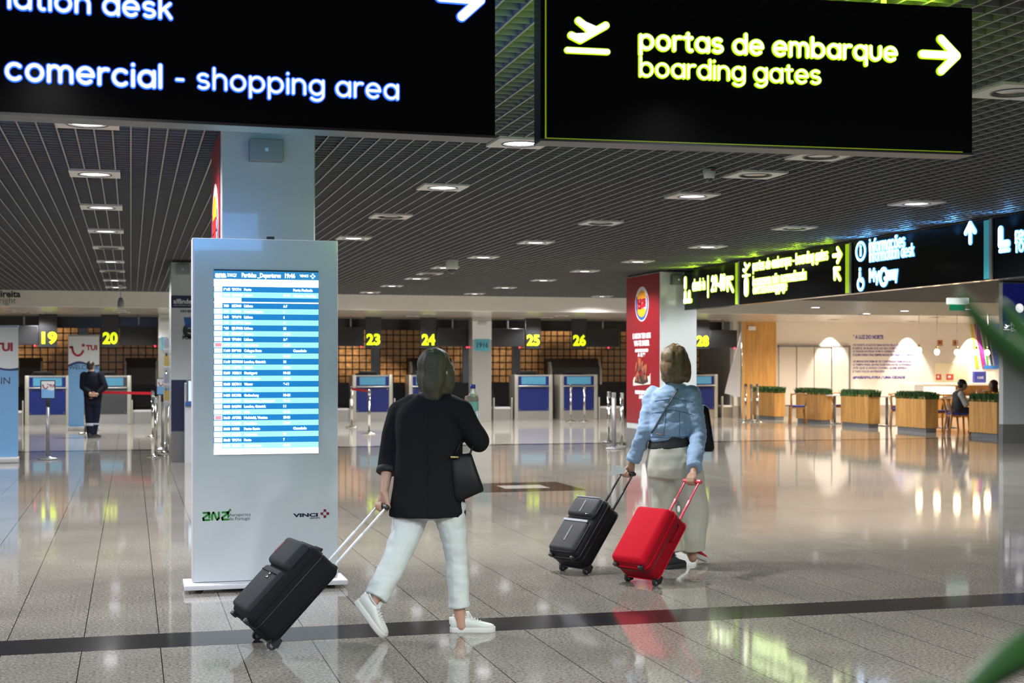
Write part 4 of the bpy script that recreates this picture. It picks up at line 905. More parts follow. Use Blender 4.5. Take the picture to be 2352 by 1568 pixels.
# leaflet rack on the left of the customs column
p = PZ(385, 1040); t = thing('leaflet_rack', 'slim leaflet rack standing against the left side of the customs column', 'leaflet rack', (p.x - .02, p.y, 0))
MB().cone((0, 0, 0), (0, 0, 1.95), .02, .02).build('pole', chrome, t); MB().lathe([(0, 0), (.14, 0), (.14, .015), (.03, .04), (0, .04)], 20).build('base', chrome, t)
for k, z in enumerate((.82, 1.12, 1.42, 1.72)):
    h_ = MB().prism([(-.03, 0), (.03, 0), (.05, .26), (.035, .26), (-.03, .05)], -.05, .05, Matrix.Translation((0, -.03, z)) @ Matrix.Rotation(PI / 2, 4, 'Z')).build('pocket', mat('rack_pocket', (.35, .35, .36), .3, .4), t)
    MB().rbox((-.042, -.05, z + .06), (.042, -.035, z + .25), .002, smooth=False).build('leaflets', mat('leaflet_%d' % (k % 2), (srgb(150, 130, 70), srgb(120, 125, 140))[k % 2], .5), h_)
# self-service terminal in front of the customs column
p = PZ(428, 1064); t = thing('self_service_terminal', 'white tax refund terminal with a lit blue screen beside the totem', 'terminal', (p.x, p.y, 0))
zt2 = lambda py: PY(428, py, p.y).z
sh_ = [(0, 0), (.30, 0), (.30, 1.18), (.16, 1.24), (.02, 1.22), (-.05, .92), (-.04, .86)]
MB().prism(sh_, 0, .42, Matrix.Rotation(PI / 2, 4, 'Z') @ Matrix.Translation((0, -.42 + .02, 0))).build('housing', mat('terminal_white', (.50, .52, .55), .35, var=.1, vscale=8), t)
tb = MB().rbox((-.02, -.09, .88), (.44, -.03, .95), .006).build('blue_ledge', mat('terminal_blue', srgb(40, 80, 150), .4), t)
MB().rbox((.0, -.07, .94), (.44, .04, 1.29), .008).build('screen_frame', mat('terminal_frame', (.12, .13, .15), .4), t)
MB().box((.03, -.074, .96), (.42, -.07, 1.27)).build('screen', mat('terminal_screen', srgb(190, 215, 235), .3, emit=srgb(185, 212, 240), estr=.7, var=0), t)
text_mesh('e', .20, dark_print, t, (.10, -.003, .52), FRONT, .001, .006)
# hanging ceiling devices
def hang(px, py_top, py_bot, Z): a = P(px, py_top, Z); b = P(px, py_bot, Z); return a, b
Zp = FPX * (CEIL - EYE) / (840 - 655); a, b = hang(277, 655, 707, Zp)
t = thing('pendant_device', 'small grey device hanging on a thin rod at the left', 'hanging device', (b.x, b.y, b.z))
MB().lathe([(0, 0), (.05, 0), (.065, .04), (.06, .15), (.035, .21), (0, .21)], 20).build('body', mat('pendant_grey', (.22, .24, .23), .5), t)
MB().cone((0, 0, .2), (0, 0, CEIL - b.z - .0), .006, .006).build('rod', greymetal, t); MB().rbox((-.04, -.04, CEIL - b.z - .07), (.04, .04, CEIL - b.z + .03), .008).build('ceiling_mount', mat('mount_pale', (.5, .5, .47), .5), t)
def dome_camera(px, py_top, py_bot, rod, label, Zc=None):
    Zc = Zc or FPX * (CEIL - EYE) / (840 - py_top + rod); a = P(px, py_top, Zc); b = P(px, py_bot, Zc); h = a.z - b.z; r = h * .40
    t = thing('dome_camera', label, 'security camera', (b.x, b.y, b.z))
    MB().sphere((0, 0, r * .80), r * .72, nu=20, nv=12).build('dome', mat('dome_glass', (.012, .012, .015), .04, spec=.8), t)
    MB().lathe([(r * .75, r * .8), (r * .98, r * .95), (r, h * .62), (r, h * .88), (r * .9, h * .97), (0, h)] if rod else [(r * .75, r * .8), (r * .95, r * .95), (r * 1.25, h), (0, h)], 24).build('housing', mat('camera_white', (.50, .50, .47), .4), t)
    if rod: MB().cone((0, 0, h * .97), (0, 0, CEIL + .05 - b.z), r * .12, r * .12).build('stem', greymetal, t)
    else: MB().box((-.01, -r * 1.22, h * .85), (r * .7, -r * 1.0, h * .97)).build('badge', mat('red_badge', srgb(110, 40, 36), .5), t)
dome_camera(1629, 389, 420, 0, 'dome camera fixed to the ceiling grid among the lights')
dome_camera(1038, 594, 630, 17, 'white dome camera hanging on a stem in the hall middle')
p = PZ(2146, 686, SOF); t = thing('exit_sign', 'small green emergency sign hanging over the cafe', 'sign', (p.x, p.y - .8, SOF - .26))
MB().rbox((-.22, -.04, .12), (.22, .04, .24), .01).build('lamp_housing', mat('exit_white', (.8, .8, .8), .4, emit=(.9, 1, .95), estr=.8, var=0), t); MB().box((-.17, -.006, 0), (.17, .006, .12)).build('green_plate', mat('exit_green', srgb(30, 140, 100), .3, emit=srgb(30, 150, 105), estr=.4, var=0), t)
MB().cone((0, 0, .24), (0, 0, .262), .02, .02).build('mount', greymetal, t)

# ================================================================== CAFE
mb_p = lambda px, py, Y: PY(px, py, Y)
# oak panel beside the last desk
OY = 38.65; a, b = PXr(1704, OY), PXr(1783, OY)
t = thing('oak_panel', 'tall oak panel standing between the desks and the cafe', 'panel', ((a + b) / 2, OY, 0)); h_ = (b - a) / 2
MB().box((-h_, 0, 0), (h_, .10, SOF)).build('board', OAK, t); MB().box((-h_ - .02, -.01, 0), (-h_, .11, SOF)).build('edge_profile', steel, t)
MB().rbox((-h_ + .18, -.06, 2.55), (-h_ + .42, -.002, 2.67), .01).build('white_device', white_paint, t)
# white fabric flag in front of the panel
q = [PY(1702, 762, 36.25), PY(1700, 912, 36.25), PY(1664, 903, 36.25)]
t = thing('feather_flag', 'white pointed fabric flag at the left edge of the oak panel', 'flag', (q[0].x + .03, 36.25, 0))
pts = []
mb = MB(); fl_ = [(q[0].x, q[0].z), (q[1].x, q[1].z), (q[2].x, q[2].z), (q[2].x + .12, q[2].z + .45), (q[0].x - .12, q[0].z - .45)]
mb.prism([(x - q[0].x - .03, z) for x, z in fl_], -.006, .006).build('fabric', mat('flag_white', (.80, .80, .86), .6, var=.02), t)
MB().cone((0, .01, .03), (0, .01, q[0].z), .018, .010).build('pole', chrome, t); MB().lathe([(0, 0), (.11, 0), (.11, .02), (.02, .04), (0, .04)], 20).build('base', greymetal, t)
# planters : boxes in a line along the cafe edge
XP = 17.2
grass_m = mat('planter_grass', srgb(52, 92, 40), .6, var=.35, vscale=14)
soil_m = mat('planter_soil', (.03, .022, .016), .9)
def planter(pa_, pb_, pe_, label):
    XP = 17.2; A = PX(pa_, 985, XP); B = PX(pb_, 985, XP); A.y = min(A.y, 38.5); L = A.y - B.y; E = PY(pe_, 985, B.y); W = max(.32, E.x - XP); H = .80
    t = thing('planter', label, 'planter', (XP, B.y, 0), 0, 'oak planters along the cafe edge')
    MB().box((0, 0, .10), (.02, L, H)).box((W - .02, 0, .10), (W, L, H)).box((.02, 0, .10), (W - .02, .02, H)).box((.02, L - .02, .10), (W - .02, L, H)).box((.02, .02, .1), (W - .02, L - .02, H - .05), mi=1).build('box', [OAK, soil_m], t)
    MB().box((.03, .03, 0), (W - .03, L - .03, .10)).build('plinth', greymetal, t)
    mb = MB(); rnd = random.Random(pa_)
    for k in range(int(1500 * L)):
        x, y = rnd.uniform(-.01, W + .01), rnd.uniform(-.02, L + .02); h = rnd.uniform(.10, .19); dx, dy = rnd.uniform(-.07, .07), rnd.uniform(-.07, .07); an = rnd.uniform(0, PI); c, s_ = .011 * math.cos(an), .011 * math.sin(an)
        mb.add([(x - c, y - s_, H - .05), (x + c, y + s_, H - .05), (x + dx * .5 + c * .8, y + dy * .5 + s_ * .8, H - .03 + h * .6), (x + dx * .5 - c * .8, y + dy * .5 - s_ * .8, H - .03 + h * .6), (x + dx, y + dy, H - .03 + h * .9)], [(0, 1, 2, 3), (3, 2, 4)])
    mb.build('foliage', grass_m, t)
for a_, b_, e_, lb in ((1728, 1779, 1797, 'oak planter with clipped grass nearest the oak panel'), (1828, 1885, 1906, 'oak planter with clipped grass, second from the oak panel'), (1931, 1994, 2016, 'oak planter with clipped grass, middle one of the line'), (2057, 2126, 2153, 'oak planter with clipped grass left of the seated man'), (2226, 2290, 2325, 'oak planter with clipped grass by the right column')): planter(a_, b_, e_, lb)
ctop = mat('cafe_white_top', (.78, .76, .72), .3)
def cafe_table(px, py, Z, label):
    p = P(px, py, Z); t = thing('cafe_table', label, 'table', (p.x, p.y, 0), 0, 'white cafe tables')
    MB().rbox((-.34, -.34, .72), (.34, .34, .755), .012).build('table_top', ctop, t); MB().cone((0, 0, .02), (0, 0, .72), .035, .035).build('leg', greymetal, t); MB().lathe([(0, 0), (.24, 0), (.24, .015), (.04, .03), (0, .03)], 24).build('base', greymetal, t)
    return p
chair_wood = mat('chair_oak', srgb(170, 118, 58), .45, var=.1)
chair_blue = mat('chair_blue_seat', srgb(42, 50, 140), .6)
chair0 = None
def cafe_chair(loc, rz, label):
    global chair0
    if chair0: return dup(chair0, loc, rz, label)
    t = thing('cafe_chair', label, 'chair', loc, rz, 'oak cafe chairs'); chair0 = t
    MB().rbox((-.20, -.20, .44), (.20, .20, .48), .015).build('seat', chair_blue, t)
    for sx in (-1, 1):
        MB().cone((sx * .20, -.21, 0), (sx * .18, -.18, .45), .020, .026).build('leg', chair_wood, t)
        MB().cone((sx * .20, .23, 0), (sx * .18, .18, .46), .020, .026).build('leg', chair_wood, t)
        MB().cone((sx * .18, .18, .46), (sx * .19, .26, .80), .026, .022).build('back_post', chair_wood, t)
    MB().tube([(-.20, .25, .76), (-.12, .275, .78), (0, .285, .785), (.12, .275, .78), (.20, .25, .76)], .05, 10, flat=.35).build('backrest', chair_wood, t)
    MB().rbox((-.18, -.18, .40), (.18, .18, .44), .008).build('seat_frame', chair_wood, t)
    return t
def GR(px, Z): p = P(px, 900, Z); return Vector((p.x, p.y, 0))
cafe_table(1917, 903, 37.0, 'white cafe table between the second and middle planters')
cafe_table(2037, 906, 35.6, 'white cafe table between the middle planter and the next')
cafe_table(2178, 900, 34.5, 'white cafe table behind the seated man')
for px, Z, rz, lb in ((1832, 36.8, 160, 'oak chair with blue seat left of the second planter'), (1938, 37.6, 20, 'oak chair showing its back behind the second planter'), (1992, 37.6, -10, 'oak chair pushed in behind the middle planter'), (2066, 34.3, 150, 'oak chair with blue seat beside the fourth planter'), (2072, 36.3, 10, 'oak chair showing its back behind the fourth planter'), (2172, 32.9, -60, 'empty oak chair left of the seated man')):
    cafe_chair(GR(px, Z), R(rz), lb)
# service counter
q0, q1 = P(2100, 880, 37.0), P(2300, 880, 37.0)
CY0 = 36.4; c0, c1 = PXr(2101, CY0), PXr(2312, CY0); zc = PY(2200, 881, CY0).z
t = thing('service_counter', 'long white cafe counter with a lit display under its top', 'counter', ((c0 + c1) / 2, CY0, 0)); W_ = (c1 - c0) / 2
MB().rbox((-W_, 0, zc - .05), (W_, .8, zc + .02), .01).build('worktop', ctop, t)
MB().box((-W_, .02, 0), (-W_ + .30, .78, zc - .05)).build('end_block', mat('counter_grey_white', (.55, .56, .57), .4), t)
MB().box((-W_ + .3, .10, 0), (W_, .78, zc - .42)).box((-W_ + .3, .5, zc - .42), (W_, .78, zc - .05)).build('body', wood_dark, t)
MB().box((-W_ + .3, .06, zc - .30), (-W_ + 1.35, .48, zc - .08)).build('lit_display', mat('display_glow', (.9, .85, .75), .3, emit=(1, .90, .72), estr=1.1, var=.15), t)
MB().rbox((-W_ + .3, .04, zc - .42), (W_, .5, zc - .36), .008).build('shelf', ctop, t)
# things on wall and counter
def on_wall(px0, py0, px1, py1, Y): a, b = PY(px0, py0, Y), PY(px1, py1, Y); return a.x, b.x, b.z, a.z
x0, x1, z0, z1 = on_wall(2146, 833, 2221, 880, CAFEY - .02); o = MB().rbox((x0, CAFEY - .06, z0), (x1, CAFEY - .002, z1), .01).build('menu_board', mat('cream_board', (.82, .72, .50), .5, var=.02)); tag(o, 'blank cream board on the cafe wall behind the counter', 'board')
for i, (u0, u1, lb) in enumerate(((2150, 2162, 'left small red notice on the cream board'), (2174, 2190, 'right small red notice on the cream board'))):
    x0, x1, z0, z1 = on_wall(u0, 859, u1, 872, CAFEY - .07); t = thing('notice', lb, 'notice', ((x0 + x1) / 2, CAFEY - .062, (z0 + z1) / 2), 0, 'red notices on the cream board'); w_ = (x1 - x0) / 2; h_ = (z1 - z0) / 2
    MB().box((-w_, -.012, -h_), (w_, -.001, h_)).build('sheet', mat('notice_red', srgb(196, 70, 60), .5), t); MB().box((-w_ * .6, -.015, -h_ * .3), (w_ * .2, -.011, h_ * .5)).build('white_mark', white_print, t)
for u0, u1, lb in ((2152, 2165, 'left brown tile sign above the bulbs'), (2189, 2200, 'right brown tile sign above the bulbs')):
    x0, x1, z0, z1 = on_wall(u0, 781, u1, 794, CAFEY - .02); t = thing('wall_tile', lb, 'wall tile', ((x0 + x1) / 2, CAFEY - .002, (z0 + z1) / 2), 0, 'brown tile signs'); w_ = (x1 - x0) / 2; h_ = (z1 - z0) / 2
    MB().rbox((-w_, -.03, -h_), (w_, 0, h_), .01).build('tile', mat('tile_brown', srgb(176, 118, 72), .5, var=.2, vscale=30), t); MB().lathe([(0, 0), (w_ * .5, 0), (w_ * .5, .004), (0, .004)], 16, Matrix.Translation((0, -.03, 0)) @ Matrix.Rotation(PI / 2, 4, 'X')).build('round_mark', mat('tile_red', srgb(150, 60, 40), .5), t)
x0, x1, z0, z1 = on_wall(2236, 852, 2263, 878, CY0 + .3); o = MB().rbox((x0, CY0 + .25, zc + .02), (x1, CY0 + .36, zc + .02 + (z1 - z0)), .008).build('counter_box', mat('blue_box', srgb(56, 62, 150), .4)); tag(o, 'blue box sign standing on the cafe counter', 'box')
text_mesh('CAFÉ', .09, white_print, o, ((x0 + x1) / 2, CY0 + .248, zc + .14), FRONT, .001, .002, 'CENTER')
# striped art on the wall
t = thing('striped_wall_art', 'slanting magenta, green and blue stripes on the cafe wall at right', 'wall art', (0, CAFEY - .002, 0))
def stripe(xt0, xt1, xb0, xb1, yt, yb, c, k): 
    mb = MB(); a, b, c_, d = PY(xt0, yt, CAFEY), PY(xt1, yt, CAFEY), PY(xb1, yb, CAFEY), PY(xb0, yb, CAFEY)
    mb.prism([(a.x, a.z), (b.x, b.z), (c_.x, c_.z), (d.x, d.z)], -.010 - .0015 * k, 0).build('stripe', mat('stripe_%d' % k, c, .5, var=.02), t)
for k, v in enumerate(((2228, 2233, 2241, 2249, 742, 846, srgb(214, 186, 60)), (2237, 2240, 2256, 2262, 742, 846, srgb(205, 50, 60)), (2239, 2248, 2259, 2266, 742, 846, srgb(150, 60, 160)), (2249, 2252, 2265, 2269, 742, 838, srgb(230, 225, 215)), (2253, 2259, 2266, 2270, 742, 838, srgb(60, 165, 80)), (2264, 2268, 2276, 2280, 742, 838, srgb(40, 60, 120)), (2270, 2302, 2284, 2310, 742, 838, srgb(70, 100, 190)), (2258, 2310, 2258, 2310, 839, 847, srgb(60, 125, 200)))): stripe(*v, k)
# wall text
vi = mat('violet_print', srgb(84, 70, 160), .5, var=0)
x0, x1, z0, z1 = on_wall(1959, 766, 2102, 874, CAFEY)
t = thing('wall_text', 'violet paragraph of lettering printed on the pale cafe wall', 'wall text', (x0, CAFEY - .002, z1))
def wl(py): return PY(2030, py, CAFEY).z - z1
for s_, py, sz, wd, bo in (('* A LUZ DO NORTE', 778, .16, 70, .006), ('AO NORTE, A LUZ DO MAR ENTRA PELA CIDADE', 794.5, .085, 117, 0), ('E DESCE AS RUAS ATE AO RIO COM O VENTO', 802, .085, 123, 0), ('A CIDADE ACORDA COM O CHEIRO DO CAFE', 809, .085, 114, 0), ('E QUEM CHEGA TRAZ SEMPRE NOVAS HISTORIAS DO CAMINHO', 817, .085, 141, .001), ('AS MESAS ENCHEM-SE DE CONVERSAS DEMORADAS', 832, .085, 134, 0), ('O TEMPO PARA, ENTRE DOIS DEDOS DE CONVERSA', 839.5, .085, 134, 0), ('ATE QUE O AVIAO CHAMA QUEM ESPERA', 847, .085, 124, 0), ('E TUDO VOLTA AO PRINCIPIO', 855, .085, 73, 0), ('#PASSAPALAVRA / UMA CIDADE', 869, .10, 120, .004)):
    wpx = PY(1959 + wd, py, CAFEY).x - x0; text_mesh(s_, sz, vi, t, (0, -.001, wl(py)), FRONT, .001, bo + .002, width=wpx)
# pendant bulbs
bulb_m = mat('bulb_glow', (1, .9, .7), .3, emit=(1.0, .80, .50), estr=14.0, var=0)
for px, py, Z, lb in ((2111, 804, 35.5, 'glowing bulb pendant, leftmost of the cafe row'), (2152, 808, 34.6, 'glowing bulb pendant left of the brown tiles'), (2198, 809, 34.0, 'glowing bulb pendant right of the brown tiles'), (2243, 809, 33.6, 'glowing bulb pendant at the left edge of the stripes'), (2268, 809, 34.6, 'glowing bulb pendant in front of the stripes')):
    p = P(px, py, Z); t = thing('pendant_lamp', lb, 'pendant lamp', (p.x, p.y, p.z), 0, 'bulb pendants of the cafe')
    MB().sphere((0, 0, 0), (.062, .062, .075)).build('bulb', bulb_m, t); MB().cone((0, 0, .06), (0, 0, .14), .026, .022).build('socket', mat('brass', (.55, .38, .16), .3, .9), t); MB().cone((0, 0, .14), (0, 0, SOF - p.z), .006, .006, 6).build('cord', white_paint, t)
    d = bpy.data.lights.new('bulb_light', 'POINT'); d.energy = 14; d.color = (1, .72, .42); d.shadow_soft_size = .07; lo = bpy.data.objects.new('bulb_light', d); COL.objects.link(lo); lo.location = (p.x, p.y, p.z - .02)
for i, (px, py) in enumerate(((1917, 733), (2094, 737), (1873, 708), (2078, 716), (2224, 712), (1990, 722), (2150, 728))):
    downlight(px, py, 'small soffit downlight over the cafe, %s by distance to the oak panel' % ['second', 'fifth', 'first', 'fourth', 'seventh', 'third', 'sixth'][i], True, 'small soffit downlights over the cafe', SOF, .15, .0001)
warm = (1, .87, .70)
for px in (1906, 2084, 2232): p = PY(px, 760, CAFEY); spot_lamp('wall_washer', (p.x, CAFEY - .42, SOF - .03), 300, (1, .92, .80), 62, .35, .03, (R(14), 0, 0))
for x_, y_ in ((18.2, 36.5), (20.5, 36.5), (23, 36.5), (26, 36.5), (18.6, 34), (21, 34), (24, 34), (27, 33.8), (20, 30.2), (23, 30)): spot_lamp('cafe_downlight', (x_, y_, SOF - .05), 400, warm, 150, .8, .1)

# ================================================================== PEOPLE AND LUGGAGE
def blob(name, build, voxel, m, parent, smooth=4, amp=0.0, nscale=8.0, stretch=(1, 1, 1), label=None, dec=None):
    """one continuous surface grown over overlapping solids"""
    mb = MB(); build(mb); o = mb.build(name, m, None)
    r = o.modifiers.new('r', 'REMESH'); r.mode = 'VOXEL'; r.voxel_size = voxel; r.use_smooth_shade = True
    if smooth: s = o.modifiers.new('s', 'SMOOTH'); s.factor = .5; s.iterations = smooth
    bpy.context.view_layer.update()
    me = bpy.data.meshes.new_from_object(o.evaluated_get(bpy.context.evaluated_depsgraph_get())); o.modifiers.clear(); old = o.data; o.data = me; bpy.data.meshes.remove(old)
    me.name = name
    if not me.materials: me.materials.append(m)
    if amp:
        for v in me.vertices:
            p = Vector((v.co.x * nscale * stretch[0], v.co.y * nscale * stretch[1], v.co.z * nscale * stretch[2]))
            v.co += v.normal * amp * (noise.noise(p) + .5 * noise.noise(p * 2.3))
    for p in me.polygons: p.use_smooth = True
    if parent is not None: o.parent = parent
    if label: o['label'] = label
    return o, BVHTree.FromPolygons([v.co.copy() for v in me.vertices], [tuple(p.vertices) for p in me.polygons])
def onto(bvh, x, z, y0=-3.0, d=(0, 1, 0)):
    h = bvh.ray_cast(Vector((x, y0, z)), Vector(d)); return h[0]
def seam(mb, bvh, pts, r, n=10, flat=1.0, off=0.0):
    out = []
    for (x0, z0), (x1, z1) in zip(pts, pts[1:]):
        for i in range(n):
            h = onto(bvh, x0 + (x1 - x0) * i / n, z0 + (z1 - z0) * i / n)
            if h is not None: out.append(h - Vector((0, off, 0)))
    h = onto(bvh, *pts[-1])
    if h is not None: out.append(h - Vector((0, off, 0)))
    if len(out) > 1: mb.tube(out, r, 8, flat=flat)
def Mface(yaw, pitch=0.0, roll=0.0): return Matrix.Rotation(yaw, 3, 'Z') @ Matrix.Rotation(-pitch, 3, 'Y') @ Matrix.Rotation(roll, 3, 'X')
def head_solid(mb, c, yaw, pitch=0.0, s=1.0):
    M = Mface(yaw, pitch); c = Vector(c)
    E = lambda p, r: mb.sphere(c + M @ (Vector(p) * s), tuple(q * s for q in r), rot=M, nu=18, nv=12)
    E((-.012, 0, .022), (.096, .076, .086)); E((.028, 0, -.028), (.062, .060, .086)); E((.048, 0, -.088), (.034, .036, .030)); E((.072, 0, .032), (.020, .048, .016))
    E((.0, .074, -.012), (.018, .010, .030)); E((.0, -.074, -.012), (.018, .010, .030)); E((.086, 0, -.060), (.011, .024, .009))
    mb.capsule(c + M @ Vector((.086, 0, .008)) * s, .008 * s, c + M @ Vector((.102, 0, -.028)) * s, .013 * s, 10)
def eyes(parent, c, yaw, pitch=0, s=1.0):
    M = Mface(yaw, pitch); c = Vector(c)
    for q in (-1, 1):
        e = MB().sphere(c + M @ (Vector((.080, q * .031, .008)) * s), .0115 * s, nu=12, nv=8).build('eye', eye_white, parent)
        MB().sphere(c + M @ (Vector((.0895, q * .031, .008)) * s), .0045 * s, nu=10, nv=6).build('iris', blackplastic, e)
def fist(mb, wrist, c, axis, flip=1):
    """palm, four fingers wrapped round a bar through c along axis, thumb closing from the side"""
    wrist = Vector(wrist); c = Vector(c); a = Vector(axis).normalized(); to = (c - wrist); to = (to - a * to.dot(a)).normalized(); n = to.cross(a).normalized() * flip
    k = c - n * .026 - to * .004
    for q in (-.030, -.010, .010, .030): mb.capsule(wrist + a * q * .55, .017, k + a * q, .0135, 10)
    for i, q in enumerate((-.031, -.0105, .0105, .031)):
        ln = (200, 235, 240, 215)[i]; pts = []
        for j in range(6):
            th = R(ln * j / 5); pts.append(c + a * q + (-n * math.cos(th) + to * math.sin(th)) * .0255)
        for p0, p1, r0, r1 in zip(pts, pts[1:], (.0095, .0092, .0088, .0085, .008), (.0092, .0088, .0085, .008, .0075)): mb.capsule(p0, r0, p1, r1, 8)
    t0 = wrist + to * .025 + a * .030; t1 = c + a * .048 + n * .012 - to * .012; t2 = c + a * .022 + n * .030 + to * .004
    mb.capsule(t0, .0135, t1, .011, 9); mb.capsule(t1, .011, t2, .0085, 9)
def open_hand(mb, wrist, d, side, curl=.5, s=1.0):
    """relaxed hand: d points along the fingers, side towards the thumb"""
    wrist = Vector(wrist); d = Vector(d).normalized(); side = Vector(side); side = (side - d * side.dot(d)).normalized(); n = d.cross(side)
    for q in (-.028, -.009, .009, .028): mb.capsule(wrist + side * q * .6 * s, .016 * s, wrist + d * .085 * s + side * q * s, .0135 * s, 9)
    for q, L in ((-.030, .060), (-.010, .074), (.010, .078), (.030, .068)):
        p = wrist + d * .085 * s + side * q * s; dd = d.copy(); r = .0098
        for j in range(3):
            dd = (dd + n * curl * .45).normalized(); p2 = p + dd * L * s * (.42, .33, .25)[j]; mb.capsule(p, r * s, p2, (r - .0008) * s, 8); p = p2; r -= .0008
    t0 = wrist + d * .02 * s + side * .026 * s; t1 = t0 + (d * .7 + side * .75 + n * .2).normalized() * .045 * s; t2 = t1 + (d + side * .15 + n * .3).normalized() * .034 * s
    mb.capsule(t0, .013 * s, t1, .0105 * s, 9); mb.capsule(t1, .0105 * s, t2, .0085 * s, 9)
def chain(mb, pts, n=14):
    for (p0, r0), (p1, r1) in zip(pts, pts[1:]): mb.capsule(p0, r0, p1, r1, n)
sole_w = mat('sole_white', (.56, .56, .52), .5); 
def sneaker(parent, heel, heading, pitch, upper, sole, lace, label=None, s=1.0, roll=0.0, ankle=None):
    """heel: back bottom corner of the sole; pitch > 0 lifts the heel round the toe"""
    M = Matrix.Translation(Vector(heel)) @ Matrix.Rotation(heading, 4, 'Z') @ Matrix.Rotation(pitch, 4, 'Y') @ Matrix.Rotation(roll, 4, 'X') @ Matrix.Scale(s, 4)
    half = [(0, 0), (.004, .018), (.02, .031), (.07, .034), (.12, .038), (.17, .046), (.21, .046), (.24, .036), (.258, .020), (.264, 0)]
    outl = half + [(x, -y) for x, y in reversed(half[1:-1])]
    def up(z, k): return [(Vector((x, y * k, z))) for x, y in outl]
    sh = MB().loft([[M @ v for v in up(0, .96)], [M @ v for v in up(.006, 1.02)], [M @ v for v in up(.026, 1.03)], [M @ v for v in up(.032, .98)]]).build('sole', sole, parent)
    st = [(.004, .022, .080), (.015, .028, .094), (.045, .033, .098), (.08, .035, .094), (.105, .036, .092), (.14, .040, .076), (.17, .043, .064), (.205, .043, .056), (.235, .034, .049), (.254, .020, .042)]
    rings = [[M @ v for v in ring((x, 0, (.022 + z) / 2), (z - .022) / 2, w_, 20, 2.5, Matrix.Rotation(PI / 2, 3, 'Y'))] for x, w_, z in st]
    u = MB().loft(rings).build('upper', upper, parent, label)
    MB().lathe([(.036, -.004), (.040, .004), (.034, .008), (.028, -.002), (.036, -.004)], 20, M @ Matrix.Translation((.062, 0, .094)) @ Matrix.Rotation(R(6), 4, 'Y') @ Matrix.Diagonal((1.25, .8, 1, 1))).build('collar', upper, parent)
    MB().prism([(.10, .088), (.135, .076), (.112, .118), (.092, .118)], -.020, .020, M).build('tongue', upper, parent)
    mb = MB()
    for i in range(5):
        x = .112 + i * .016; z = .094 - i * .0075; mb.tube([M @ Vector((x + .004, -.024, z - .007)), M @ Vector((x, -.010, z + .001)), M @ Vector((x, .010, z + .001)), M @ Vector((x + .004, .024, z - .007))], .0032 * s, 6)
    for q in (-1, 1): mb.tube([M @ Vector((.108, 0, .100)), M @ Vector((.112, q * .018, .108)), M @ Vector((.122, q * .030, .098)), M @ Vector((.116, q * .022, .090))], .0025 * s, 6)
    mb.build('laces', lace, parent)
    mb = MB(); mb.rbox((-.003, -.018, .05), (.012, .018, .088), .004, M); mb.build('heel_tab', sole, parent)
    return M

